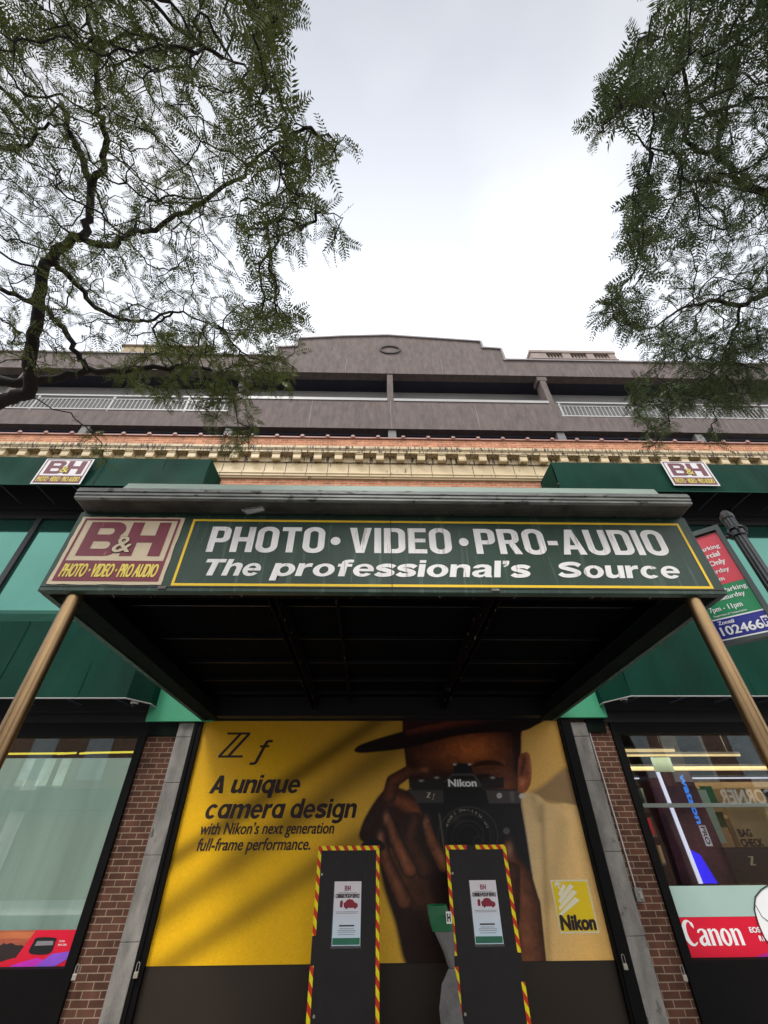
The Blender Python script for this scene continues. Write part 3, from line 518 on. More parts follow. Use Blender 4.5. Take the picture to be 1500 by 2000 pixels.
for a, pc in ((ua, (60, 947)), (ub, (1315, 950))):
    c = at(*pc, Y=6.42); bh_logo(a, (c[0], 6.39, c[2]), .985, .71, XU, ZU, (0, -1, 0), M['maroon_dk'], M['maroon_dk'], whitem, ytx2, border=False)
awning('green lower awning with angled corner above the pale shop window', 'lower green awnings', 1, -3.36, -10, 6.6, 3.445, 4.63, (.24, .30), 5.02, .0)
awning('green lower awning with angled corner above the cluttered shop window', 'lower green awnings', -1, 3.60, 10.5, 6.6, 3.475, 4.66, (.27, .36), 5.05, .0)
# security cameras under the awnings
wp = mat('camera_plastic', (0.62, 0.60, 0.56), 0.4, 0.05)
for (px, py, lab) in ((262, 1375, 'small white dome camera under the left lower awning'), (1219, 1368, 'small white dome camera under the right lower awning')):
    p = at(px, py, Y=6.85); c = thing('security_camera', tuple(p + np.array([0, 0, .04])), lab, 'camera', 'dome cameras under the awnings')
    m = MB(); m.tube([p + np.array([0, 0, .055]), p + np.array([0, 0, .01]), p + np.array([0, 0, .0])], [.05, .055, .048], 16); m.build('housing', wp, c, smooth=False)
    m = MB(); m.tube([p + np.array([0, 0, .0]), p + np.array([0, 0, -.025]), p + np.array([0, 0, -.042])], [.04, .034, .012], 16); m.build('dome', M['black'], c, smooth=True)

# ------------------------------------------------------------------ entrance marquee
MX0, MX1, MYF, MZ = -2.60, 2.83, 2.99, 3.25
mq = thing('entrance_marquee', (.1, 5, 0), 'dark green entrance marquee on two bronze posts with white lettering across its front', 'marquee')
m = MB(); m.box(MX0, MX1, MYF, MYF + .06, MZ, 4.03); m.build('front_fascia', M['fascia'], mq, bevel=.006)
each('side_fascia', ((MX0, MX0 + .05, MYF + .061, YW - .11, MZ, 4.0), (MX1 - .05, MX1, MYF + .061, YW - .11, MZ, 4.0)), M['fascia'], mq)
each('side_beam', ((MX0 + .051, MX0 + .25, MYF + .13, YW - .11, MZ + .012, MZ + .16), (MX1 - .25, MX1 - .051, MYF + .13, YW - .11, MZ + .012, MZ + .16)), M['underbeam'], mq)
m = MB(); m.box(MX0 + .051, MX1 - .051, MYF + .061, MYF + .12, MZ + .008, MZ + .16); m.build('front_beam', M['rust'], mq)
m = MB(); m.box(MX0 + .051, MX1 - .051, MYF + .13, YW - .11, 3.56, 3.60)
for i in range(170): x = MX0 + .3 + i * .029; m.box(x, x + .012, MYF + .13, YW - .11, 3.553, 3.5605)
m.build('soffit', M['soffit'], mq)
for x in (-.88, 1.07):
    m = MB(); m.box(x - .038, x - .026, MYF + .121, YW - .12, 3.36, 3.55); m.box(x + .026, x + .038, MYF + .121, YW - .12, 3.36, 3.55); m.box(x - .0259, x + .0259, MYF + .121, YW - .12, 3.44, 3.45); m.build('cross_beam', M['rust'], mq)
MB().box(-.35, -.332, MYF + .121, YW - .12, 3.45, 3.55).build('cross_beam', M['rust'], mq)
each('ceiling_batten', [(MX0 + .28, MX1 - .28, y, y + .02, 3.51, 3.552) for y in (3.75, 4.55, 5.3, 6.0, 6.6)], M['black'], mq)
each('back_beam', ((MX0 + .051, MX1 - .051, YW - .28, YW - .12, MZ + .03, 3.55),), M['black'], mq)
MB().box(MX0, MX1, MYF + .1, YW, 4.002, 4.03).build('roof_deck', M['galv_dark'], mq)
# lighting trough with ridged metal front along the top
gx0, gx1 = -2.57, 2.80
m = MB(); prof = [(2.83, 4.035), (2.80, 4.04), (2.80, 4.058), (2.808, 4.063), (2.794, 4.07), (2.794, 4.09), (2.806, 4.098), (2.79, 4.106), (2.79, 4.126), (2.80, 4.133), (2.80, 4.15), (3.04, 4.16), (3.04, 4.15), (2.82, 4.14), (2.82, 4.045)]
m.prism(prof, gx0, gx1, 'x'); m.build('trough_front', M['galv'], mq)
for a, b in ((gx0 + .001, gx0 + .02), (gx1 - .02, gx1 - .001)): MB().prism([(2.822, 4.037), (3.04, 4.034), (3.04, 4.148), (2.822, 4.139)], a, b, 'x').build('trough_end', M['galv_dark'], mq)
m = MB()                                                  # wire mesh under the trough
for i in range(330): x = gx0 + .03 + i * (gx1 - gx0 - .06) / 329; m.box(x - .0024, x + .0024, 2.832, 2.985, 4.036, 4.040)
for i in range(7): y = 2.845 + i * .023; m.box(gx0 + .02, gx1 - .02, y - .0022, y + .0022, 4.0405, 4.0445)
m.build('trough_mesh', M['mesh'], mq)
MB().box(MX0 + .02, MX1 - .02, 2.992, 3.03, 4.031, 4.15).build('trough_back', M['galv_dark'], mq)
MB().box(gx0 + .02, gx1 - .02, 2.825, 2.991, 4.10, 4.105).build('trough_floor', M['galv_dark'], mq)
m = MB(); m.prism([(-2.46, 4.165), (2.79, 4.165), (2.70, 4.388), (-2.32, 4.388)], 3.0, 3.03); m.build('back_panel', M['palepanel'], mq)
m = MB(); p = [at(472, 996, Y=2.83), at(512, 990, Y=2.83), at(516, 998, Y=2.82), at(484, 1004, Y=2.82)]; m.quad(*p); m.quad(*[q + np.array([0, .004, .002]) for q in p[::-1]])
for a, b in ((0, 1), (1, 2), (2, 3), (3, 0)): m.tube([p[a], p[b]], .006, 5)
m.build('loose_strip', mat('grey_strip', (0.075, 0.075, 0.07), 0.7, 0.4, 30), mq)
# yellow frame line and lettering
m = MB()
def fr_(x0, x1, z0, z1, t): plain(m, x0, x1, z1 - t, z1, MYF - .003); plain(m, x0, x1, z0, z0 + t, MYF - .003); plain(m, x0, x0 + t, z0 + t, z1 - t, MYF - .003); plain(m, x1 - t, x1, z0 + t, z1 - t, MYF - .003)
fr_(-1.595, 2.74, 3.30, 3.96, .022); m.build('yellow_border', M['yellow'], mq)
m = MB(); zb, hh = 3.618, .262
for body, x0, x1 in (('PHOTO', -1.405, -.425), ('·', -.375, -.29), ('VIDEO', -.215, .66), ('·', .725, .81), ('PRO-AUDIO', .865, 2.53)):
    if body == '·': v, f = raw_shape([arc(.0, .0, .042, .042, 0, 345, 23)]); place(m, v, f, ((x0 + x1) / 2, MYF - .003, zb + .12), XU, ZU)
    else: heavy(m, body, (x0, MYF - .003, zb), hh, x1 - x0)
m.build('lettering', M['white_sign'], mq)
m = MB()
for body, x0, x1 in (('The', -1.40, -.90), ("professional\u2019s", -.83, 1.30), ('Source', 1.50, 2.545)):
    heavy(m, body, (x0, MYF - .003, 3.393), .155, x1 - x0, gap=.07, table=GL, shear=.20)
m.build('lettering', M['white_sign'], mq)
m = MB(); m.box(.14, .146, MYF - .0045, MYF - .001, MZ + .004, 4.02); m.box(MX0 + .01, MX1 - .01, MYF - .004, MYF - .0005, 3.285, 3.289); m.build('panel_seam', M['ink'], mq)
bh_logo(mq, (-2.555, MYF - .002, 3.305), .885, .665, XU, ZU, (0, -1, 0), M['maroon'], M['maroon'], M['cream'], M['yellow_txt'])
for q, dz in (((316, 1147), .012), ((968, 1152), .010)):
    p = at(*q, Y=2.98); MB().box(p[0] - .03, p[0] + .03, 2.978, 2.989, p[2] - dz, p[2] + dz).build('loose_clip', M['stone'], mq)
for x in (-2.355, 2.592):
    m = MB(); m.tube([(x, 3.08, 0), (x, 3.08, 1.2), (x, 3.08, 2.4), (x, 3.08, MZ + .01)], .056, 28); m.build('post', M['bronze'], mq, smooth=False)
    for p in mq.children[-1].data.polygons: p.use_smooth = len(p.vertices) == 4

# ------------------------------------------------------------------ printed advert in the entrance
ad = thing('advertising_poster', (.15, YW, .66), 'large yellow printed advert of a man in a hat holding a black camera', 'poster')
PX0, PX1, PZ0, PZ1 = -2.60, 2.893, .658, 3.42
def cat(poly, n=6):                                      # closed Catmull-Rom through the points
    p = np.array(poly, float); k = len(p); out = []
    for i in range(k):
        a, b, c, d = p[i - 1], p[i], p[(i + 1) % k], p[(i + 2) % k]
        for t in np.linspace(0, 1, n, endpoint=False): out.append(.5 * ((2 * b) + (c - a) * t + (2 * a - 5 * b + 4 * c - d) * t * t + (3 * b - a - 3 * c + d) * t ** 3))
    return np.array(out)
def sdist(X, Y, poly):                                   # signed distance, negative inside
    d2 = np.full(X.shape, 1e9); ins = np.zeros(X.shape, bool); k = len(poly)
    for i in range(k):
        ax, ay = poly[i - 1]; bx, by = poly[i]; ex, ey = bx - ax, by - ay; L2 = ex * ex + ey * ey + 1e-9
        t = np.clip(((X - ax) * ex + (Y - ay) * ey) / L2, 0, 1); d2 = np.minimum(d2, (X - ax - t * ex) ** 2 + (Y - ay - t * ey) ** 2)
        c = ((ay > Y) != (by > Y)); ins ^= c & (X < (bx - ax) * (Y - ay) / (by - ay + 1e-12) + ax)
    return np.where(ins, -1, 1) * np.sqrt(d2)
def smooth(d, s): t = np.clip(.5 - d / (2 * s), 0, 1); return t * t * (3 - 2 * t)
def paint():
    nx, nz_ = 760, 400
    xs = np.linspace(PX0, PX1, nx); zs = np.linspace(PZ0, PZ1, nz_); GX, GZ = np.meshgrid(xs, zs)
    q = np.stack([GX, np.full_like(GX, YW) , GZ - EYE], -1) @ CM; X = 750 + F * q[..., 0] / -q[..., 2]; Y = 1000 - F * q[..., 1] / -q[..., 2]
    def mix(img, col, a): return img * (1 - a[..., None]) + np.array(col) * a[..., None]
    def blend(c1, c2, t): return np.array(c1) * (1 - t[..., None]) + np.array(c2) * t[..., None]
    def seg(ax, ay, bx, by): ex, ey = bx - ax, by - ay; t = np.clip(((X - ax) * ex + (Y - ay) * ey) / (ex * ex + ey * ey), 0, 1); return np.hypot(X - ax - t * ex, Y - ay - t * ey)
    yel, tan, top = (.92, .51, .006), (.74, .43, .11), (.58, .33, .03)
    img = blend(yel, tan, np.clip((X + (Y - 1600) * -.25 - 560) / 420, 0, 1))
    img = blend(img, np.array((.40, .20, .012)), np.clip((1640 - Y) / 240, 0, 1) ** 1.3 * np.clip((1150 - X) / 300, 0, 1) * .75)  # darker top of the print, partly canopy shade painted in
    def band(a, b, wd, k, soft): 
        nonlocal img
        img = img * (1 - k * np.exp(-(seg(*a, *b) / wd) ** 2))[..., None]
    band((800, 1365), (330, 1685), 18, .66, 1); band((790, 1445), (300, 1800), 27, .56, 1); band((700, 1640), (300, 1905), 25, .55, 1); band((640, 1560), (560, 1610), 14, .15, 1)
    pm_ = lambda poly, s=2.0, sm=6: smooth(sdist(X, Y, cat(poly, sm) if sm else np.array(poly)), s)
    # wall shade behind the shoulder
    img = mix(img, (.20, .125, .075), pm_([(1036, 1552), (1065, 1530), (1112, 1496), (1126, 1540), (1140, 1580), (1100, 1572), (1062, 1565)], 8, 4) * .8)
    img = mix(img, (.62, .30, .03), np.clip((X - 1040 - (Y - 1400) * .1) / 60, 0, 1) * np.clip((1520 - Y) / 80, 0, 1) * .7)
    # shirt
    shirt = pm_([(1008, 1556), (1030, 1548), (1052, 1554), (1072, 1570), (1110, 1570), (1150, 1590), (1185, 1690), (1210, 1790), (1235, 1890), (1060, 1895), (1045, 1800), (1030, 1700), (1010, 1620)], 3, 6)
    sc_ = blend((.66, .46, .22), (.86, .50, .14), np.clip((X - 1040) / 110, 0, 1) * .6 + np.clip((Y - 1700) / 170, 0, 1) * .4); sc_ = sc_ * (1 - .30 * np.exp(-(seg(1058, 1575, 1072, 1880) / 7) ** 2) - .16 * np.exp(-(seg(1098, 1610, 1076, 1760) / 16) ** 2) - .14 * np.exp(-(seg(1135, 1640, 1180, 1880) / 14) ** 2) - .22 * np.exp(-(seg(1040, 1556, 1052, 1600) / 8) ** 2))[..., None]; sc_ = sc_ * (1 + .12 * np.exp(-(seg(1110, 1590, 1150, 1760) / 12) ** 2))[..., None]
    img = img * (1 - shirt[..., None]) + sc_ * shirt[..., None]
    # head
    face = pm_([(789, 1440), (800, 1425), (900, 1415), (1010, 1408), (1018, 1440), (1016, 1500), (1012, 1545), (985, 1570), (930, 1585), (860, 1580), (815, 1560), (797, 1520), (790, 1470)], 2.5)
    fc = blend((.022, .007, .005), (.44, .115, .028), np.exp(-((X - 922) / 52) ** 2 - ((Y - 1464) / 30) ** 2)); fc = fc + np.array((.08, .022, .008)) * np.exp(-((X - 845) / 40) ** 2 - ((Y - 1480) / 26) ** 2)[..., None]; fc = fc + np.array((.17, .050, .018)) * (np.exp(-((X - 985) / 24) ** 2 - ((Y - 1540) / 38) ** 2))[..., None]
    fc = fc * (1 - .8 * pm_([(918, 1498), (940, 1486), (968, 1486), (985, 1496), (968, 1494), (940, 1496)], 2))[..., None]      # brow
    fc = fc * (1 - .75 * pm_([(925, 1516), (950, 1512), (972, 1518), (955, 1524), (935, 1522)], 2))[..., None]                       # eye
    fc = fc + np.array((.05, .016, .006)) * np.exp(-((X - 955) / 18) ** 2 - ((Y - 1507) / 4) ** 2)[..., None]
    fc = fc * (1 - .65 * pm_([(985, 1405), (1020, 1405), (1018, 1500), (1006, 1505), (1000, 1440)], 5))[..., None]
    img = img * (1 - face[..., None]) + fc * face[..., None]
    ear = pm_([(1013, 1482), (1024, 1470), (1034, 1474), (1038, 1500), (1036, 1530), (1026, 1547), (1012, 1545)], 1.5)
    ec = blend((.24, .065, .024), (.075, .020, .010), np.exp(-(seg(1024, 1484, 1018, 1512) / 5) ** 2)); ec = ec + np.array((.26, .10, .04)) * np.exp(-((X - 1020) / 6) ** 2 - ((Y - 1528) / 10) ** 2)[..., None] + np.array((.14, .05, .02)) * np.exp(-(seg(1036, 1485, 1036, 1515) / 2.5) ** 2)[..., None]; img = img * (1 - ear[..., None]) + ec * ear[..., None]
    # hat: crown then brim
    img = mix(img, (.024, .006, .006), pm_([(786, 1380), (786, 1432), (900, 1420), (1040, 1415), (1080, 1380)], 2, 0)); 
    brim = pm_([(692, 1464), (705, 1454), (740, 1442), (790, 1428), (870, 1408), (960, 1396), (1080, 1390), (1068, 1404), (1048, 1416), (1020, 1428), (960, 1430), (900, 1436), (850, 1447), (790, 1462), (720, 1470), (698, 1470)], 2)
    bc = blend((.010, .004, .005), (.10, .020, .009), np.exp(-(seg(800, 1428, 960, 1400) / 7) ** 2)); img = img * (1 - brim[..., None]) + bc * brim[..., None]
    # forearms and palms
    skin1, skin2 = (.020, .007, .005), (.20, .065, .026)
    arm = pm_([(735, 1640), (760, 1600), (830, 1600), (880, 1650), (900, 1720), (905, 1800), (880, 1895), (800, 1895), (770, 1800), (745, 1720)], 6)
    ac = blend(skin1, (.09, .032, .014), np.clip(np.exp(-(seg(765, 1650, 815, 1760) / 14) ** 2) + .7 * np.exp(-(seg(800, 1640, 850, 1800) / 12) ** 2), 0, 1)); img = img * (1 - arm[..., None]) + ac * arm[..., None]
    img = mix(img, (.018, .010, .008), pm_([(800, 1542), (850, 1542), (866, 1640), (806, 1625)], 3, 0))
    # camera body
    body = pm_([(786, 1548), (800, 1541), (865, 1541), (868, 1526), (884, 1512), (887, 1496), (892, 1491), (917, 1491), (921, 1498), (924, 1512), (938, 1520), (945, 1532), (950, 1541), (1008, 1542), (1017, 1550), (1018, 1575), (1026, 1620), (1034, 1670), (1040, 1714), (1034, 1716), (960, 1716), (866, 1716), (850, 1650), (824, 1580), (800, 1570)], 1.5, 0)
    bcx = np.broadcast_to(np.array((.010, .009, .010)), img.shape).copy()
    bcx = mix(bcx, (.050, .045, .043), pm_([(795, 1543), (865, 1543), (866, 1568), (800, 1568)], 2, 0)); bcx = mix(bcx, (.060, .055, .052), pm_([(948, 1543), (1016, 1545), (1018, 1569), (955, 1569)], 2, 0)); bcx = mix(bcx, (.16, .15, .14), pm_([(995, 1546), (1003, 1546), (1004, 1566), (998, 1566)], 3, 0) * .6)
    gn = np.sin(X * 2.1 + 3 * np.sin(Y * .9)) * np.sin(Y * 2.3 + 2 * np.sin(X * .7)); bcx += (np.clip(gn, 0, 1) * .010 * ((X > 945) & (Y > 1575)))[..., None]
    bcx = mix(bcx, (.10, .09, .09), np.exp(-(seg(868, 1527, 884, 1513) / 1.6) ** 2) * .8); bcx = mix(bcx, (.10, .09, .09), np.exp(-(seg(884, 1513, 925, 1513) / 1.6) ** 2) * .8); bcx = mix(bcx, (.10, .09, .09), np.exp(-(seg(925, 1513, 944, 1540) / 1.6) ** 2) * .8)
    bcx = mix(bcx, (.055, .05, .045), pm_([(876, 1524), (934, 1523), (941, 1537), (872, 1538)], 1.2, 0))
    img = img * (1 - body[..., None]) + bcx * body[..., None]
    for cx, cy, w_, h_ in ((823, 1530, 24, 10), (853, 1526, 14, 14), (962, 1526, 22, 14)): img = mix(img, (.018, .014, .014), pm_([(cx - w_, cy + h_), (cx - w_, cy - h_ * .4), (cx + w_, cy - h_ * .6), (cx + w_, cy + h_)], 2, 0)); img = mix(img, (.5, .45, .4), np.exp(-(np.hypot(X - cx, (Y - cy + h_ * .5) * 2) / 4) ** 2) * .8)
    for cx, cy in ((888, 1493), (917, 1493)): img = mix(img, (.6, .55, .5), np.exp(-(np.hypot(X - cx, (Y - cy) * 1.6) / 3) ** 2))
    for cx, cy, r_, c_ in ((975, 1554, 5, .45), (1019, 1555, 5, .55), (989, 1623, 6, .09)): img = mix(img, (c_, c_ * .95, c_ * .9), smooth(np.abs(np.hypot(X - cx, Y - cy) - r_ * .6) - r_ * .45, 1.2))
    rr_ = np.hypot(X - 914, Y - 1634); lens = smooth(rr_ - 60, 2); lc = np.zeros_like(img) + np.array((.008, .007, .008)); 
    for r_, k_ in ((58, .018), (50, .008), (44, .012), (31, .010), (22, .006)): lc += (np.exp(-((rr_ - r_) / 2.0) ** 2) * k_ * (1.2 - (Y - 1634) / 90))[..., None]
    lc += np.array((.02, .016, .012)) * np.exp(-((X - 890) / 14) ** 2 - ((Y - 1600) / 9) ** 2)[..., None]; img = img * (1 - lens[..., None]) + lc * lens[..., None]
    img = mix(img, (.30, .24, .17), np.exp(-(seg(1018, 1560, 1040, 1710) / 1.3) ** 2) * .8)
    kn = np.hypot(X - 934, Y - 1642); img = mix(img, (.012, .010, .010), smooth(kn - 12, 2)); img = img + (np.exp(-((kn - 9) / 1.5) ** 2) * .03 * (np.sin(np.arctan2(Y - 1642, X - 934) * 14) > 0))[..., None]
    img = mix(img, (.20, .17, .13), np.exp(-(seg(858, 1590, 872, 1690) / 1.6) ** 2) * .5)
    # fingers of the hand on the left
    def limb(pts, rad, c1, c2, sh=.5):
        nonlocal img
        best = np.full(X.shape, 1e9); 
        for (a, b), (ra, rb) in zip(zip(pts[:-1], pts[1:]), zip(rad[:-1], rad[1:])):
            ex, ey = b[0] - a[0], b[1] - a[1]; t = np.clip(((X - a[0]) * ex + (Y - a[1]) * ey) / (ex * ex + ey * ey), 0, 1); best = np.minimum(best, np.hypot(X - a[0] - t * ex, Y - a[1] - t * ey) - (ra + (rb - ra) * t))
        al = smooth(best, 2.0); t = np.clip(1 + best / max(rad), 0, 1) ; c = blend(c2, c1, t ** 1.3); img = img * (1 - al[..., None]) + c * al[..., None]
    palm = pm_([(704, 1640), (705, 1615), (722, 1580), (748, 1545), (772, 1538), (800, 1548), (818, 1575), (826, 1610), (800, 1650), (740, 1655)], 3); pc_ = blend((.026, .008, .006), (.19, .052, .020), np.exp(-(seg(765, 1556, 812, 1582) / 13) ** 2)); pc_ = pc_ * (1 - .5 * np.exp(-(seg(770, 1580, 820, 1606) / 6) ** 2))[..., None]; img = img * (1 - palm[..., None]) + pc_ * palm[..., None]
    limb([(760, 1556), (768, 1526), (800, 1505), (832, 1507)], [14, 14, 11, 8], (.035, .010, .007), (.125, .036, .015)); img = mix(img, (.32, .12, .06), np.exp(-((X - 829) / 8) ** 2 - ((Y - 1503) / 4.5) ** 2) * .8)
    limb([(832, 1605), (842, 1640), (868, 1690)], [9, 12, 15], skin1, (.27, .095, .040)); limb([(810, 1600), (800, 1640), (830, 1700)], [14, 15, 18], (.014, .008, .006), (.080, .026, .012))
    limb([(757, 1595), (772, 1640), (800, 1700)], [8, 12, 15], skin1, (.28, .092, .038)); limb([(745, 1632), (752, 1680), (790, 1760)], [8, 12, 16], skin1, (.24, .080, .032))
    for cx, cy in ((754, 1597), (743, 1636), (832, 1606)): img = mix(img, (.36, .15, .085), np.exp(-((X - cx) / 5) ** 2 - ((Y - cy) / 11) ** 2) * .75)
    # hand on the right
    limb([(990, 1648), (1002, 1680), (1018, 1715), (1022, 1770), (1030, 1890)], [8, 13, 22, 34, 38], (.026, .009, .006), (.19, .065, .028)); img = mix(img, (.36, .17, .10), np.exp(-((X - 995) / 6) ** 2 - ((Y - 1660) / 14) ** 2) * .75)
    limb([(1000, 1700), (985, 1790), (960, 1890)], [16, 30, 40], (.030, .011, .007), (.10, .034, .017))
    img = mix(img, (.010, .008, .010), pm_([(705, 1650), (720, 1640), (740, 1640), (752, 1652), (745, 1662), (712, 1662)], 2))
    def vnoise(k):                                        # soft blotches of the print, several sizes
        g_ = RNG.normal(0, 1, (int(nz_ / k) + 3, int(nx / k) + 3)); yy = np.arange(nz_) / k; xx = np.arange(nx) / k; yi = yy.astype(int); xi_ = xx.astype(int); fy = (yy - yi)[:, None]; fx = (xx - xi_)[None, :]; fy = fy * fy * (3 - 2 * fy); fx = fx * fx * (3 - 2 * fx)
        return (g_[yi][:, xi_] * (1 - fy) + g_[yi + 1][:, xi_] * fy) * (1 - fx) + (g_[yi][:, xi_ + 1] * (1 - fy) + g_[yi + 1][:, xi_ + 1] * fy) * fx
    skin = (img[..., 0] > img[..., 2] * 1.5) & (img[..., 0] < .5) & (img[..., 1] < img[..., 0] * .45)
    img = img * np.clip(1 + (vnoise(5) * .07 + vnoise(11) * .07 + vnoise(30) * .05) * np.where(skin, 1.5, .13), .4, 1.8)[..., None]
    ns = RNG.normal(1, .06, X.shape); img = np.clip(img * ns[..., None], 0, 1)
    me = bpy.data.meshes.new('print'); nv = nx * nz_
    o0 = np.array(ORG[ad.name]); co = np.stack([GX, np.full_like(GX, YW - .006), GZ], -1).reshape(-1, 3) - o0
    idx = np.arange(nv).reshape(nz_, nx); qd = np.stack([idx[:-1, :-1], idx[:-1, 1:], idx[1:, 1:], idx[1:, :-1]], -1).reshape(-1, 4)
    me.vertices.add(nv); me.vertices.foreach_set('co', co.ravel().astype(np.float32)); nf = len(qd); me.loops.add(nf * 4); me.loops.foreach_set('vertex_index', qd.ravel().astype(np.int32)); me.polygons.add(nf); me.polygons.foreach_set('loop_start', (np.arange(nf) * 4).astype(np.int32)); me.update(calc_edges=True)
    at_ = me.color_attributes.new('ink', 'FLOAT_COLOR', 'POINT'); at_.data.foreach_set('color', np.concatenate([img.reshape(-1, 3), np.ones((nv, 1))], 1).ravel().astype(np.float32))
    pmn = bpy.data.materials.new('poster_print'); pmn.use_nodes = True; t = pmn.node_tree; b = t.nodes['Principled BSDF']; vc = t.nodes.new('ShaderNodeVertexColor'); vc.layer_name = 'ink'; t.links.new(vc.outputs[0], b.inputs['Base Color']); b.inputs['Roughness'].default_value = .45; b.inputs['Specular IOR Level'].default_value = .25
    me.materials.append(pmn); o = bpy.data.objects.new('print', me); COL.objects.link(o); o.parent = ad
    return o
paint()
MB().box(PX0, PX1, YW - .004, YW + .055, PZ0, PZ1).build('backing_board', M['plinth'], ad)
YP = YW - .009
m = MB()                                                  # open-faced Z and the italic f
zz = [[(.09, 1), (.95, 1), (.95, .955), (.86, .955), (.19, .05), (.90, .05), (.90, 0), (0, 0), (0, .045), (.67, .955), (.09, .955)]]
v, f = raw_shape([[(.16, 1), (.98, 1), (.98, .90), (.44, .085), (.86, .085), (.86, 0), (0, 0), (0, .085), (.56, .915), (.16, .915)], [(.675, .915), (.865, .915), (.315, .085), (.12, .085)]])
place(m, [(p[0] * .42, p[1] * .335) for p in v], f, (-2.275, YP, 2.775), XU, ZU)
text(m, '\u0192', (-1.80, YP, 2.755), XU, ZU, .235, .30, fat=.003, shear=.15)
heavy(m, 'A unique', (-2.30, YP, 2.335), .215, 1.30, gap=.06, table=GL, shear=.20)
heavy(m, 'c\u0251mer\u0251 design', (-2.30, YP, 2.045), .215, 2.11, gap=.06, table=GL, shear=.20)
text(m, "with Nikon\u2019s next generation", (-2.30, YP, 1.875), XU, ZU, .125, 1.79, fat=.003, shear=.2)
text(m, 'full-frame performance.', (-2.30, YP, 1.705), XU, ZU, .125, 1.485, fat=.003, shear=.2)
m.build('lettering', M['ink'], ad)
m = MB(); text(m, 'Nikon', (1.10, YP, 2.405), XU, ZU, .085, .40, fat=.006); m.build('lettering', M['white'], ad)
m = MB(); v, f = raw_shape([[(.16, 1), (.98, 1), (.98, .90), (.42, .1), (.86, .1), (.86, 0), (0, 0), (0, .1), (.58, .90), (.16, .90)]]); place(m, [(p[0] * .065, p[1] * .065) for p in v], f, (.77, YP, 2.27), XU, ZU); text(m, '\u0192', (.845, YP, 2.262), XU, ZU, .055, .05, shear=.15)
for i, ch in enumerate('NIKKOR Z  28mm 1:2.8 SE  \u00f852'):
    if ch == ' ': continue
    a = R(158 - i * (158 - 22) / 27); c = at(914, 1634, Y=YW); r_ = .285
    Uv = Vector((math.sin(a), 0, -math.cos(a))); Vv = Vector((math.cos(a), 0, math.sin(a)))
    text(m, ch, Vector((c[0] + r_ * math.cos(a), YP, c[2] + r_ * 1.0 * math.sin(a))), Uv, Vv, .028, sq=.85)
m.build('lettering', mat('pale_print', (0.45, 0.40, 0.32), 0.5), ad)
lg = MB(); plain(lg, 2.305, 2.79, .888, 1.382, YP); lgo = lg.build('logo_square', M['cream'] if False else mat('logo_white', (0.74, 0.66, 0.45), 0.5, 0.03), ad)
m = MB(); plain(m, 2.322, 2.773, .905, 1.365, YP - .002); m.build('yellow_field', mat('logo_yellow', (0.80, 0.56, 0.006), 0.45, 0.03), lgo)
m = MB()
for i in range(6):
    z = 1.03 + i * .062; x = 2.335 + i * .012; ln = .30 - i * .022; s = .62 + i * .10
    ln = min(ln, (1.30 - z) / (s * .75)); m.quad((x + i * .01, YP - .003, z), (x + ln, YP - .003, z + ln * s * .75 + .018), (x + ln * .8, YP - .003, z + ln * s * .72 + .05), (x, YP - .003, z + .030))
m.build('light_rays', mat('ray_white', (0.80, 0.74, 0.55), 0.5, 0.03), lgo)
m = MB(); text(m, 'Nikon', (2.338, YP - .0035, .922), XU, ZU, .125, .425, fat=.010, shear=.06); m.build('lettering', M['ink'], lgo)

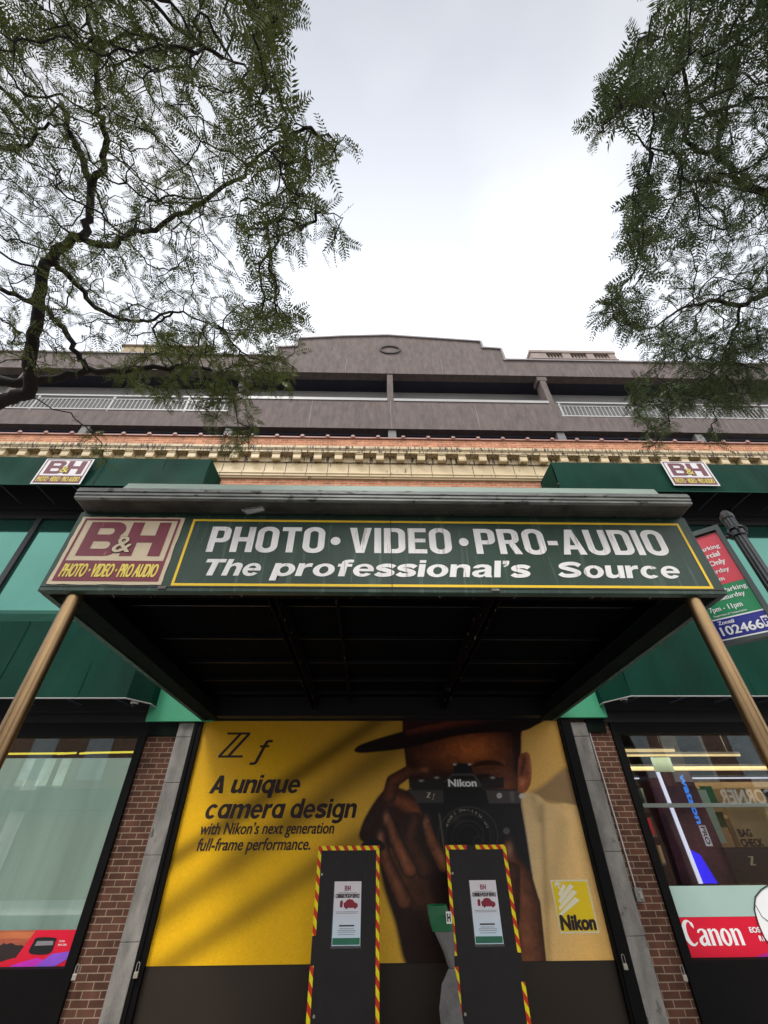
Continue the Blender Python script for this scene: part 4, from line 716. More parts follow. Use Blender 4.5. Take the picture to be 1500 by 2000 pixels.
# ------------------------------------------------------------------ black notice boards with hazard tape
sheet_m = bpy.data.materials.new('notice_sheet'); sheet_m.use_nodes = True
t = sheet_m.node_tree; b = t.nodes['Principled BSDF']; g = t.nodes.new('ShaderNodeNewGeometry'); s = t.nodes.new('ShaderNodeSeparateXYZ'); t.links.new(g.outputs['Position'], s.inputs[0])
k = t.nodes.new('ShaderNodeMapRange'); k.inputs['From Min'].default_value = .92; k.inputs['From Max'].default_value = 1.30; t.links.new(s.outputs['Z'], k.inputs['Value']); r = t.nodes.new('ShaderNodeValToRGB'); r.color_ramp.elements[0].color = (.62, .76, .86, 1); r.color_ramp.elements[1].color = (.78, .72, .76, 1); t.links.new(k.outputs[0], r.inputs[0]); t.links.new(r.outputs[0], b.inputs['Base Color']); b.inputs['Roughness'].default_value = .4
def notice_board(x0, x1, lab, broken, skew):
    YB = 6.66
    o = thing('notice_board', ((x0 + x1) / 2, YB, 0), lab, 'board', 'black boards in front of the advert')
    bd = MB().box(x0, x1, YB, YB + .05, 0, 1.735).build('board', M['board'], o)
    m = MB(); tw = .042; y = YB - .003
    def strip(xa, xb, za, zb):
        m.box(xa, xb, y, y + .0025, za, zb)
    gaps = broken
    for x in (x0, x1 - tw):
        zz_ = [0] + sorted(sum([[a, b_] for xx, a, b_ in gaps if xx == (0 if x == x0 else 1)], [])) + [1.735 - tw - .002]
        for a, b_ in zip(zz_[::2], zz_[1::2]): strip(x + random.uniform(-.003, .003), x + tw + random.uniform(-.003, .003), a, b_)
    for a, b_ in skew: strip(x0 + (x1 - x0) * a, x0 + (x1 - x0) * b_, 1.735 - tw, 1.736)
    m.build('hazard_tape', M['tape'], o)
    sx_ = x0 + (.22 if x0 < 0 else .255); w_ = .315; z0, z1 = .868, 1.405
    sh = MB(); plain(sh, sx_, sx_ + w_, z0, z1, YB - .002); so_ = sh.build('notice_sheet', sheet_m, o)
    cx = sx_ + w_ / 2
    m = MB(); plain(m, sx_ + .006, sx_ + w_ - .006, z0 + .008, z0 + .062, YB - .004); m.build('green_band', mat('notice_green', (0.03, 0.17, 0.10), 0.5), so_)
    m = MB(); v, f = raw_shape(GB); place(m, [(p[0] * .034, p[1] * .045) for p in v], f, (cx - .036, YB - .004, 1.322), XU, ZU); v, f = raw_shape(GH); place(m, [(p[0] * .034, p[1] * .045) for p in v], f, (cx + .000, YB - .004, 1.322), XU, ZU)
    car = [(-.075, 0), (-.06, -.018), (.07, -.018), (.085, .0), (.078, .018), (.05, .026), (.02, .05), (-.03, .052), (-.06, .03), (-.078, .02)]
    v, f = raw_shape([cat(car, 4)]); place(m, v, f, (cx + .035, YB - .004, 1.195), XU, ZU)
    for xx in (-.045, .055): v, f = raw_shape([arc(0, 0, .015, .015, 0, 330, 11)]); place(m, v, f, (cx + .035 + xx, YB - .0045, 1.180), XU, ZU)
    v, f = raw_shape([[(0, 0), (.03, 0), (.034, .05), (.02, .062), (.0, .05)]]); place(m, v, f, (cx - .085, YB - .004, 1.18), XU, ZU)
    m.build('maroon_print', mat('notice_maroon', (0.27, 0.02, 0.04), 0.5), so_)
    m = MB(); text(m, 'CURBSIDE PICKUP SERVICE', (sx_ + .02, YB - .004, 1.262), XU, ZU, .033, w_ - .04, fat=.0015)
    plain(m, cx - .085, cx + .085, 1.022, 1.034, YB - .004); m.build('dark_print', M['ink'], so_)
    m = MB()
    for z, wd in ((1.303, .22), (1.140, .26), (1.128, .24), (1.002, .16), (.988, .20), (.974, .20), (.955, .18)):
        x = cx - wd / 2
        while x < cx + wd / 2: l_ = random.uniform(.008, .022); plain(m, x, min(x + l_, cx + wd / 2), z, z + .005, YB - .004); x += l_ + .004
    m.build('small_print', M['grey_ink'], so_)
    m = MB(); plain(m, sx_ - .012, sx_ + w_ + .012, z0 - .02, z0 - .003, YB - .003); plain(m, sx_ - .010, sx_ - .002, z0, z1, YB - .003); m.build('clear_tape', mat('clear_tape_%d' % (x0 > 0), (0.09, 0.09, 0.09), 0.15, spec=.8), so_)
    m = MB()
    for x, z in ((x0 + .062, 1.47), (x0 + .075, .36)): MB().tube([(x, YB - .012, z), (x, YB - .001, z)], .013, 10).build('screw_cap', M['steel'], o)
    return o
notice_board(-.65, .10, 'black notice board taped red and yellow all round its edges, left of the green bag', [(0, .72, .95)], [(0, 1)])
notice_board(.91, 1.66, 'black notice board with gaps in its hazard tape, right of the green bag', [(0, .70, .78), (1, .58, .80)], [(0, .35), (.5, 1)])
# green and white plastic bag tied between the boards
bag = thing('plastic_bag', (.78, 6.6, .1), 'crumpled green and white plastic bag hanging between the two black boards', 'bag')
def sack(sec, n=18, sd=3):
    m = MB(); rr = random.Random(sd)
    for (x, z, wx, wy) in sec:
        for k in range(n):
            a = 2 * math.pi * k / n; q = 1 + .16 * math.sin(3 * a + z * 9) + rr.uniform(-.07, .07); m.v.append((x + wx * q * math.cos(a), 6.60 + wy * q * math.sin(a), z))
    for i in range(len(sec) - 1):
        for k in range(n): m.f.append((i * n + k, i * n + (k + 1) % n, (i + 1) * n + (k + 1) % n, (i + 1) * n + k))
    m.f.append(tuple(range(n))[::-1]); m.f.append(tuple((len(sec) - 1) * n + k for k in range(n))); return m
sack([(.80, .98, .105, .045), (.785, 1.05, .11, .05), (.775, 1.12, .115, .05), (.77, 1.19, .11, .04), (.775, 1.205, .10, .02)]).build('green_top', M['greenprint'], bag)
sack([(.875, .70, .03, .025), (.86, .76, .045, .035), (.845, .84, .07, .04), (.82, .92, .09, .045), (.805, .978, .10, .045)], sd=5).build('white_body', M['plastic'], bag)
sack([(.84, .0, .10, .05), (.835, .2, .12, .06), (.83, .42, .11, .06), (.85, .58, .08, .045), (.872, .695, .03, .025)], sd=9).build('grey_wrapping', mat('grey_film', (0.13, 0.12, 0.12), 0.5, 0.3, 8, bump=.5, bscale=30), bag)
m = MB(); plain(m, .845, .905, 1.045, 1.145, 6.542); lo_ = m.build('white_label', M['white'], bag)
m = MB(); v, f = raw_shape(GH); place(m, [(p[0] * .042, p[1] * .07) for p in v], f, (.855, 6.540, 1.06), XU, ZU); m.build('initial', M['ink'], lo_)
# padlocks on the shutter rails
brass = mat('padlock_metal', (0.42, 0.38, 0.33), 0.4, 0.15, metal=.5)
for px, py, lab in ((266, 1902, 'grey padlock on the rail left of the yellow advert'), (1221, 1886, 'dull padlock on the rail right of the yellow advert'), (146, 1906, 'padlock on the frame of the pale screened window'), (1337, 1908, 'padlock on the frame of the window with red advert')):
    p = at(px, py, Y=YW - .09); o = thing('padlock', tuple(p), lab, 'padlock', 'padlocks on the shutter rails')
    m = MB(); m.box(p[0] - .024, p[0] + .024, p[1] - .012, p[1] + .012, p[2] - .035, p[2] + .018); m.build('lock_body', brass, o, bevel=.005)
    m = MB(); m.tube([(p[0] - .016, p[1], p[2] + .018)] + [(p[0] + .016 * math.cos(a), p[1], p[2] + .075 + .018 * math.sin(a)) for a in np.linspace(math.pi, 0, 8)] + [(p[0] + .016, p[1], p[2] + .018)], .004, 6); m.build('shackle', M['steel'], o)
# conduit on the right pier
cn = thing('conduit', (3.37, YW, 1.2), 'thin grey conduit running down the right brick pier to a switch box', 'conduit')
m = MB(); m.tube([(3.352, YW - .02, 3.12), (3.372, YW - .02, 2.2), (3.385, YW - .02, 1.30)], .011, 8)
m.build('pipe', M['steel'], cn)
m = MB(); m.box(3.345, 3.445, YW - .06, YW - .001, 1.165, 1.30); jb_ = m.build('switch_box', M['stone'], cn, bevel=.008)
m = MB(); m.box(3.375, 3.425, YW - .064, YW - .0605, 1.20, 1.265); m.box(3.390, 3.41, YW - .078, YW - .0645, 1.215, 1.255); m.build('box_cover', M['steel'], jb_)

# ------------------------------------------------------------------ window adverts and shop interior
def flat(mb, pts, y): mb.quad(*[(p[0], y, p[1]) for p in [at(*q, Y=y)[[0, 2]] for q in pts]])
wa = thing('window_advert', (-4.6, YW, .8), 'red and magenta printer advert strip along the foot of the pale window', 'advert')
YA = YW + .022
m = MB(); plain(m, -7.1, -3.51, .665, .968, YA + .003); m.build('sunset_photo', mat('sunset_print', (0.50, 0.16, 0.05), 0.5, 0.3, 3, (.3, 1, 5), col2=(.35, .05, .04)), wa)
m = MB(); rr_s = random.Random(4); xs_ = np.linspace(-5.6, -4.03, 46); m.prism([(-5.6, .666)] + [(x, .80 + .035 * rr_s.random() + .03 * math.sin(x * 4)) for x in xs_] + [(-4.03, .666)], YA + .0015, YA + .002); m.build('dark_foreground', M['ink'], wa)
m = MB(); m.quad((-4.02, YA, .968), (-3.51, YA, .968), (-3.51, YA, .665), (-4.18, YA, .665)); m.quad((-4.32, YA - .001, .70), (-4.15, YA - .001, .74), (-4.12, YA - .001, .665), (-4.35, YA - .001, .665)); m.build('red_field', M['red_print'], wa)
m = MB(); m.quad((-4.15, YA - .002, .68), (-3.9, YA - .002, .735), (-3.72, YA - .002, .70), (-3.68, YA - .002, .665), (-4.17, YA - .002, .665)); m.build('magenta_field', mat('magenta_print', (0.50, 0.02, 0.42), 0.5), wa)
m = MB(); m.quad((-3.88, YA - .003, .665), (-3.74, YA - .003, .765), (-3.51, YA - .003, .79), (-3.51, YA - .003, .735), (-3.66, YA - .003, .665)); m.build('violet_field', mat('violet_print', (0.23, 0.07, 0.55), 0.5), wa)
m = MB(); v, f = raw_shape([cat([(-.13, -.04), (.10, -.045), (.125, .05), (.11, .085), (-.10, .09), (-.13, .05)], 5)]); place(m, v, f, (-3.87, YA - .004, .815), XU, ZU); pr = m.build('printer_picture', M['black'], wa)
m = MB(); v, f = raw_shape([[(-.10, .02), (.11, .025), (.10, .06), (-.09, .06)]]); place(m, v, f, (-3.87, YA - .005, .815), XU, ZU); m.build('printer_lid', M['grey_ink'], pr)
m = MB(); text(m, 'PIXMA', (-3.70, YA - .004, .862), XU, ZU, .017, .065); text(m, 'PRO-200S', (-3.70, YA - .004, .832), XU, ZU, .017, .10); m.build('lettering', M['white'], wa)
wb = thing('window_advert', (5, YW, .9), 'red camera maker advert with pale film above, in the right window', 'advert')
m = MB(); plain(m, 3.81, 8, 1.018, 1.31, YA); m.build('pale_film', M['teal_print'], wb)
m = MB(); plain(m, 3.81, 8, .665, 1.016, YA); m.build('red_field', M['red_print'], wb)
m = MB(); x_ = 3.80
SER = {'C': (.80, [arc(.42, .5, .42, .52, 52, 318, 18) + arc(.50, .5, .235, .43, 300, 74, 14) + [(.60, .80), (.74, .66), (.77, .80), (.72, .93)]]),
 'a': (.62, [[(.62, 0), (.40, 0), (.385, .05), (.30, -.01), (.16, -.015), (.03, .06), (.0, .17), (.05, .28), (.20, .36), (.385, .42), (.38, .54), (.31, .60), (.20, .58), (.14, .50), (.02, .50), (.08, .60), (.22, .66), (.42, .66), (.56, .60), (.59, .50), (.59, .08)], [(.385, .34), (.28, .29), (.215, .21), (.22, .12), (.28, .09), (.385, .15)]]),
 'n': (.66, [[(.0, .60), (.06, .655), (.235, .655), (.235, .575), (.36, .655), (.50, .655), (.60, .59), (.635, .48), (.635, .05), (.66, 0), (.415, 0), (.435, .05), (.435, .49), (.40, .57), (.33, .575), (.245, .50), (.245, .05), (.265, 0), (.02, 0), (.04, .05), (.04, .56)]]),
 'o': (.62, [ell(.31, .32, .31, .345), ell(.32, .32, .105, .255)])}
heavy(m, 'Canon', (3.835, YA - .002, .765), .225, .73, gap=.035, table=SER); m.build('lettering', M['white'], wb)
m = MB(); text(m, 'EOS', (4.68, YA - .002, .875), XU, ZU, .045, .13, fat=.003); text(m, 'R1', (4.76, YA - .002, .80), XU, ZU, .045, .055, fat=.003); m.build('lettering', M['white'], wb)
m = MB(); c = [at(*q, Y=YA)[[0, 2]] for q in ((1500, 1733), (1486, 1742), (1477, 1755), (1475, 1775), (1481, 1800), (1490, 1822), (1500, 1838), (1530, 1850), (1530, 1730))]
v, f = raw_shape([cat([(float(a), float(b_)) for a, b_ in c], 5)]); place(m, v, f, (0, YA - .003, 0), XU, ZU); wl = m.build('white_figure', M['white'], wb)
m = MB(); pl_ = [at(*q, Y=YA - .006) for q in ((1500, 1729), (1486, 1738), (1475, 1752), (1473, 1776), (1480, 1803), (1489, 1826), (1500, 1843))]; m.tube(pl_, .006, 5); pl_ = [at(*q, Y=YA - .006) for q in ((1476, 1768), (1488, 1790), (1504, 1802))]; m.tube(pl_, .004, 5); m.build('figure_outline', M['ink'], wl)
m = MB(); m.quad((4.62, YA - .0015, .665), (8, YA - .0015, .665), (8, YA - .0015, .77), (4.9, YA - .0015, .72)); m.build('magenta_field', mat('magenta_corner', (0.36, 0.01, 0.24), 0.5), wb)
# interior shell
al = bpy.data.lights.new('tube_fill', 'AREA'); al.shape = 'RECTANGLE'; al.size = 3.5; al.size_y = .5; al.energy = 38; al.color = (1.0, .80, .56)  # added area light, makes up for the weak tubes
ao = bpy.data.objects.new('tube_fill', al); COL.objects.link(ao); ao.location = (6.0, 8.2, 3.42)
rb_ = random.Random(21)
for sh, (z, y) in enumerate(((2.30, 9.6), (1.90, 9.6), (1.50, 9.6))):
    MB().box(4.9, 7.9, y, y + .4, z - .03, z - .002).build('display_shelf', M['galv'], bb)
    x = 4.95
    while x < 7.7:
        w_ = rb_.uniform(.16, .34); h_ = rb_.uniform(.16, .32); c_ = rb_.choice(('card', 'board', 'red_print', 'teal_print', 'cream', 'sign_blue', 'card'))
        tag(MB().box(x, x + w_, y + .04, y + .3, z, z + h_).build('product_box', M[c_], bevel=.006), 'small product box standing on a shelf deep inside the right window', 'box', 'product boxes on the shop shelves'); x += w_ + rb_.uniform(.02, .12)
m = MB(); m.box(3.82, 8.0, 11, 11.1, 0, 3.6); m.box(8.0, 8.1, YW + .12, 11, 0, 3.6); m.box(3.72, 3.81, YW + .13, 11, 0, 3.6); m.box(3.82, 8, YW + .13, 11, 3.5, 3.6); m.box(3.82, 8, YW + .13, 11, 0, .05); m.box(3.82, 8, YW + .14, 7.9, .05, 1.28); m.build('shop_interior', M['shopdark'], bb)
for lab, x0, x1, y, z, r_, mt in (('warm fluorescent tube nearest the glass, short and high in the right window', 3.95, 5.1, 8.0, 2.99, .022, 'tubewarm'), ('pale lamp strip under the top tube in the right window', 4.0, 6.5, 8.4, 2.98, .018, 'tubewarm'), ('long amber lamp strip across the upper right window', 4.2, 7.8, 9.0, 2.86, .035, 'tubewarm'), ('thin white lamp line below the amber strip in the right window', 4.1, 7.8, 8.1, 2.60, .010, 'tubecool')):
    o = thing('ceiling_light', ((x0 + x1) / 2, y, z), lab, 'light', 'lamp strips inside the right window')
    m = MB(); m.tube([(x0, y, z), (x1, y, z)], r_, 8); m.build('tube', M[mt], o)
    m = MB(); m.box(x0, x1, y - .03, y + .03, z + r_ + .002, z + r_ + .03); m.tube([(x0 + .2, y, z + .05), (x0 + .2, y, 3.5)], .006, 5); m.tube([(x1 - .2, y, z + .05), (x1 - .2, y, 3.5)], .006, 5); m.build('fixture', M['galv_dark'], o)
lb = thing('display_tower', (4.75, 7.7, 1.3), 'purple lit display tower with blue vertical lettering in the right window', 'display')
m = MB(); m.prism([(4.30, 1.30), (5.10, 1.30), (5.02, 2.64), (4.32, 2.64)], 7.70, 7.95); m.build('panel', M['purple'], lb)
m = MB(); m.tube([(4.50, 7.685, 2.635), (4.555, 7.685, 1.31)], .028, 8); m.build('tube', M['tubecool'], lb)
m = MB(); m.quad((4.57, 7.695, 1.31), (4.80, 7.695, 1.31), (4.70, 7.695, 1.62), (4.58, 7.695, 1.68)); m.build('blue_glow', M['deepblue'], lb)
m = MB(); text(m, 'watson', (4.83, 7.694, 2.60), (0, 0, -1), XU, .085, .62, fat=.008); m.build('lettering', M['neonblue'], lb)
m = MB(); m.add([(4.835, 7.694, 1.715), (4.935, 7.694, 1.715), (4.935, 7.694, 1.955), (4.835, 7.694, 1.955)], [(0, 1, 2, 3)]); pp = m.build('label_patch', mat('lilac_patch', (0.62, 0.55, 0.66), 0.5, emit=.25), lb)
m = MB(); text(m, 'PRO', (4.855, 7.692, 1.94), (0, 0, -1), XU, .06, .20, fat=.003); m.build('lettering', M['ink'], pp)
cs = thing('cardboard_sign', (5.6, 8, 1.3), 'brown cardboard bag check sign with arrow inside the right window', 'sign')
m = MB(); c = at(1458, 1668, Y=7.75); m.box(c[0] - .02, c[0] + .55, 7.76, 7.79, c[2] - .03, c[2] + .62); cbo = m.build('card', M['card'], cs)
m = MB(); text(m, 'BAG', (c[0] + .02, 7.758, c[2] + .20), XU, ZU, .085, .19, fat=.006); text(m, 'CHECK', (c[0] + .0, 7.758, c[2] + .085), XU, ZU, .085, .32, fat=.006); m.box(c[0] + .09, c[0] + .26, 7.757, 7.759, c[2] + .035, c[2] + .043); m.quad((c[0] + .05, 7.757, c[2] + .039), (c[0] + .10, 7.757, c[2] + .06), (c[0] + .10, 7.757, c[2] + .018)); m.build('lettering', M['ink'], cbo)
for i, (x, y, w_, z0, z1, mt, lab) in enumerate(((5.25, 8.4, .5, 1.3, 2.25, 'card', 'tall leaning carton beside the display tower'), (6.3, 8.8, .6, 1.2, 2.6, 'card', 'tall carton furthest right behind the cardboard sign'))):
    o = tag(MB().box(x, x + w_, y, y + .4, .05 + z0 - 1.25, z1).build('carton', M[mt], bevel=.01), lab, 'box', 'cartons stacked inside the right window')
MB().box(3.82, 8, 7.50, 7.56, 2.165, 2.215).build('white_bar', M['white'], bb)  # plain white bar across the right window
bx = thing('display_case', (5.75, 7.62, 1.3), 'black display case with an outlined letter Z behind the right window', 'display')
m = MB(); m.box(5.02, 6.6, 7.60, 7.68, 1.31, 1.70); bxo = m.build('case_front', M['black'], bx)
m = MB(); v, f = raw_shape([[(.16, 1), (.98, 1), (.98, .88), (.42, .12), (.86, .12), (.86, 0), (0, 0), (0, .1), (.58, .88), (.16, .88)]]); place(m, [(p[0] * .09, p[1] * .10) for p in v], f, (5.30, 7.597, 1.50), XU, ZU); m.build('initial', M['cream'], bxo)
for x0, z0, x1, z1, y, mt, lab in ((5.42, 1.95, 5.62, 2.50, 8.2, 'greenprint', 'green edged paper card above the cardboard sign'), (5.12, 1.75, 5.30, 2.42, 7.9, 'teal_print', 'pale paper slip hanging beside the display tower'), (5.75, 2.15, 6.10, 2.46, 8.1, 'card', 'tan price card at the far right above the cardboard sign'), (5.0, 2.62, 5.35, 2.98, 8.6, 'teal_print', 'pale hanging panel under the window lamps')):
    tag(MB().box(x0, x1, y, y + .012, z0, z1).build('price_card', M[mt]), lab, 'card', 'cards hung inside the right window')
st = thing('merchandise_stand', (4.1, 8.0, .05), 'red and blue merchandise stand with chrome hooks behind the right window edge', 'stand')
m = MB(); m.box(3.98, 4.35, 8.25, 8.4, .05, 2.15); m.build('red_back', mat('stand_red', (0.28, 0.02, 0.02), 0.5, 0.3, 4), st)
m = MB(); m.box(3.90, 4.06, 8.0, 8.02, 1.45, 2.2); m.build('blue_card', mat('stand_blue', (0.01, 0.10, 0.20), 0.5), st)
m = MB(); m.tube([(3.92, 7.9, 2.5), (4.0, 7.9, 1.3)], .010, 6); m.tube([(3.95, 7.85, 1.55), (4.1, 7.85, 1.56), (4.16, 7.85, 1.32)], .010, 6); m.tube([(3.85, 7.95, 2.51), (4.15, 7.95, 2.51)], .012, 6); m.build('chrome_rail', M['steel'], st)
m = MB()
for x0, x1, y, z, h_ in ((3.86, 4.35, 8.6, 2.52, .11), (5.05, 7.5, 8.6, 2.50, .10), (5.2, 6.0, 9.2, 2.3, .05), (5.3, 6.4, 9.0, 2.1, .06), (3.86, 7.8, 8.05, 2.14, .07)): MB().box(x0, x1, y, y + .02, z, z + h_).build('shelf_edge', M['card'], bb)

# ------------------------------------------------------------------ building across the street (seen in the glass)
ob = thing('street_building', (0, -14, 0), 'brick building across the street, mirrored in the shop windows', 'building')
m = MB(); m.box(-9, 10, -15, -14, 4.6, 5.6); m.box(-40, -9.01, -15, -14, 4.6, 9.5); m.box(10.01, 40, -15, -14, 4.6, 9.5); m.box(-40, 40, -15, -14.2, 0, 4.6); m.build('street_wall', M['brick_far'], ob)  # unseen middle shaped low so sky light reaches under the marquee
m = MB()
for i in range(-12, 13): m.box(i * 3.2 - .7, i * 3.2 + .7, -13.995, -13.93, 5.0, 5.5 if abs(i) < 3 else 7.4)
m.build('street_window', mat('far_window', (0.30, 0.34, 0.36), 0.2), ob)
each('reflection_panel', [(x, x + w_, -13.996, -13.95, z0, z1) for x, w_, z0, z1 in ((-24, 2.2, 4.7, 9), (-19.5, .8, 1, 9), (-16, 3.0, 7.8, 9.3), (-13, 1.0, 1, 9), (14, .9, 1, 9), (17.5, 2.6, 4.8, 8.8), (22, 1.0, 1, 9), (25, 3, 7.6, 9.2))], mat('pale_facade', (0.62, 0.58, 0.52), 0.8), ob)  # invented pale panels, added to vary the shop window reflections
m = MB(); m.box(-40, 40, -14, -13.6, 3.6, 4.5); m.build('shop_fascia', mat('far_fascia', (0.03, 0.03, 0.03), 0.6), ob)
m = MB(); text(m, 'CORNER', (22.6, -13.58, 3.75), (-1, 0, 0), ZU, .62, 3.1, fat=.03, Nn=(0, 1, 0)); m.build('lettering', M['white'], ob)

# ------------------------------------------------------------------ parking sign on its pole
ps = thing('parking_sign', (3.5, 3.25, 0), 'red, green and blue parking zone sign on a black fluted pole', 'sign')
TR = Vector(CP + ray(1402, 1027) / F * 4.2); SU = Vector((.781, -.624, 0)).normalized(); SN = Vector((-.624, -.781, 0)).normalized(); SV = Vector((0, 0, 1))
def sp(u, z, d=0): return Vector((TR.x, TR.y, 0)) + SU * u + SV * z + SN * d
def slab(m, u0, u1, z0, z1, d0, d1): m.add([sp(u, z, d) for d in (d0, d1) for u, z in ((u0, z0), (u1, z0), (u1, z1), (u0, z1))], [(0, 1, 2, 3), (7, 6, 5, 4), (0, 4, 5, 1), (1, 5, 6, 2), (2, 6, 7, 3), (3, 7, 4, 0)])
m = MB(); u0, u1, z0, z1 = -.52, 0, 3.045, 4.165
slab(m, u0, u1, z0, z0 + .035, -.03, .03); slab(m, u0, u1, z1 - .05, z1, -.03, .03); slab(m, u0, u0 + .04, z0 + .035, z1 - .05, -.03, .03); slab(m, u1 - .04, u1, z0 + .035, z1 - .05, -.03, .03); slab(m, u0 + .04, u1 - .04, z0 + .035, z1 - .05, -.02, .0); m.build('sign_frame', M['signframe'], ps)
def panel(nm, a, b_, mt): m = MB(); slab(m, u0 + .042, u1 - .042, a, b_, .001, .005); return m.build(nm, mt, ps)
p1_ = panel('red_panel', 3.577, 4.10, M['sign_red']); p2_ = panel('green_panel', 3.283, 3.575, M['sign_green']); p3_ = panel('blue_panel', 3.100, 3.270, M['sign_blue'])
m = MB(); slab(m, u0 + .042, u1 - .042, 3.271, 3.282, .001, .0055); slab(m, u0 + .042, u1 - .042, 3.083, 3.099, .001, .0055); m.build('white_line', M['white'], ps)
def st_(m, body, ul, z, h, w_=None, fat=.0012, right=False): text(m, body, sp(ul, z, .0065), SU, SV, h, w_, fat=fat, Nn=SN, right=right)
m = MB(); st_(m, 'No Parking', -.078, 3.937, .042, .27, right=True); st_(m, 'Commercial', -.11, 3.856, .050, .31, .002, True); st_(m, 'Vehicles Only', -.10, 3.772, .050, .36, .002, True); st_(m, 'Mon-Saturday', -.106, 3.690, .042, .33, right=True); st_(m, '7am-7pm', -.178, 3.612, .042, .22, right=True); slab(m, -.30, -.24, 4.02, 4.05, .0055, .0065); m.build('lettering', M['white'], p1_)
m = MB(); st_(m, 'Hour Parking', -.056, 3.500, .042, .33, right=True); st_(m, 'Mon-Saturday', -.097, 3.437, .042, .32, right=True); st_(m, '7pm - 11pm', -.157, 3.345, .046, .25, right=True); st_(m, 'Department of Transportation', -.148, 3.299, .016, .25, .0004, True); m.build('lettering', M['white'], p2_)
m = MB(); st_(m, 'Zone#', -.392, 3.224, .032, .12); st_(m, '102466', -.400, 3.128, .074, .30, .003); m.build('lettering', M['white'], p3_)
m = MB(); slab(m, -.092, -.044, 3.13, 3.225, .0055, .0068); lp = m.build('parking_badge', M['white'], p3_)
m = MB(); text(m, 'P', sp(-.083, 3.150, .0075), SU, SV, .055, .034, fat=.003, Nn=SN); m.build('lettering', M['sign_blue'], lp)
pc = Vector((3.475, 3.215, 0)); m = MB()
n_ = 40; prof = [(.052 if (i // 2) % 2 == 0 else .046) for i in range(n_)]
for z in (0, 4.19):
    for i in range(n_): a = 2 * math.pi * i / n_; m.v.append((pc.x + prof[i] * math.cos(a), pc.y + prof[i] * math.sin(a), z))
for i in range(n_): m.f.append((i, (i + 1) % n_, n_ + (i + 1) % n_, n_ + i))
m.build('pole', M['pole'], ps)
m = MB(); m.tube([(pc.x, pc.y, z) for z in (4.19, 4.20, 4.235, 4.245, 4.26, 4.285, 4.30)], [.053, .057, .057, .050, .044, .028, .006], 20); m.build('pole_cap', M['pole'], ps, smooth=False)
m = MB(); m.tube([(pc.x, pc.y, z) for z in (3.985, 3.99, 4.035, 4.04)], [.058, .07, .07, .058], 20); m.tube([(pc.x, pc.y, z) for z in (4.055, 4.06, 4.075, 4.08)], [.058, .072, .072, .058], 20)
for a in range(0, 360, 60): c_, s_ = math.cos(R(a)), math.sin(R(a)); m.tube([(pc.x + .068 * c_, pc.y + .068 * s_, 4.005), (pc.x + .082 * c_, pc.y + .082 * s_, 4.03), (pc.x + .066 * c_, pc.y + .066 * s_, 4.065)], .011, 8)
m.build('clamp', M['pole'], ps, smooth=False)
m = MB()
for z in (4.02, 3.2): MB().tube([pc + SV * z, sp(-.03, z, -.01)], .02, 8).build('bracket_arm', M['pole'], ps)

# ------------------------------------------------------------------ honey locust trees
def leafmat(name, c):
    m = bpy.data.materials.new(name); m.use_nodes = True; t = m.node_tree; n = t.nodes; l = t.links; n.remove(n['Principled BSDF']); o = n['Material Output']
    g = n.new('ShaderNodeNewGeometry'); z = n.new('ShaderNodeTexNoise'); z.inputs['Scale'].default_value = 1.3; z.inputs['Detail'].default_value = 3; l.new(g.outputs['Position'], z.inputs['Vector'])
    a = n.new('ShaderNodeMath'); a.operation = 'MULTIPLY_ADD'; a.inputs[1].default_value = .45; l.new(g.outputs['Random Per Island'], a.inputs[0]); l.new(z.outputs['Fac'], a.inputs[2])
    r = n.new('ShaderNodeValToRGB'); e = r.color_ramp.elements; e[0].position = .35; e[1].position = .95; e[0].color = (*[k * .55 for k in c], 1); e[1].color = (c[0] * 1.7, c[1] * 1.35, c[2] * .9, 1); l.new(a.outputs[0], r.inputs[0])
    d = n.new('ShaderNodeBsdfDiffuse'); tr = n.new('ShaderNodeBsdfTranslucent'); gl = n.new('ShaderNodeBsdfGlossy'); gl.inputs['Roughness'].default_value = .35
    l.new(r.outputs[0], d.inputs[0]); l.new(r.outputs[0], tr.inputs[0]); mi = n.new('ShaderNodeMixShader'); mi.inputs[0].default_value = .06; l.new(d.outputs[0], mi.inputs[1]); l.new(tr.outputs[0], mi.inputs[2])
    m2 = n.new('ShaderNodeMixShader'); m2.inputs[0].default_value = .05; l.new(mi.outputs[0], m2.inputs[1]); l.new(gl.outputs[0], m2.inputs[2]); l.new(m2.outputs[0], o.inputs['Surface']); return m
def inpoly(x, y, poly):
    ins = np.zeros(x.shape, bool)
    for i in range(len(poly)):
        ax, ay = poly[i - 1]; bx, by = poly[i]; ins ^= ((ay > y) != (by > y)) & (x < (bx - ax) * (y - ay) / (by - ay + 1e-12) + ax)
    return ins
def fast_mesh(name, co, quads, m, parent):
    o0 = np.array(ORG[parent.name]); me = bpy.data.meshes.new(name); nv = len(co); nf = len(quads)
    me.vertices.add(nv); me.vertices.foreach_set('co', (co - o0).ravel().astype(np.float32)); me.loops.add(nf * 4); me.loops.foreach_set('vertex_index', quads.ravel().astype(np.int32)); me.polygons.add(nf); me.polygons.foreach_set('loop_start', (np.arange(nf) * 4).astype(np.int32)); me.update(calc_edges=True)
    me.materials.append(m); o = bpy.data.objects.new(name, me); COL.objects.link(o); o.parent = parent; return o
def norm(a): return a / (np.linalg.norm(a, axis=-1, keepdims=True) + 1e-9)
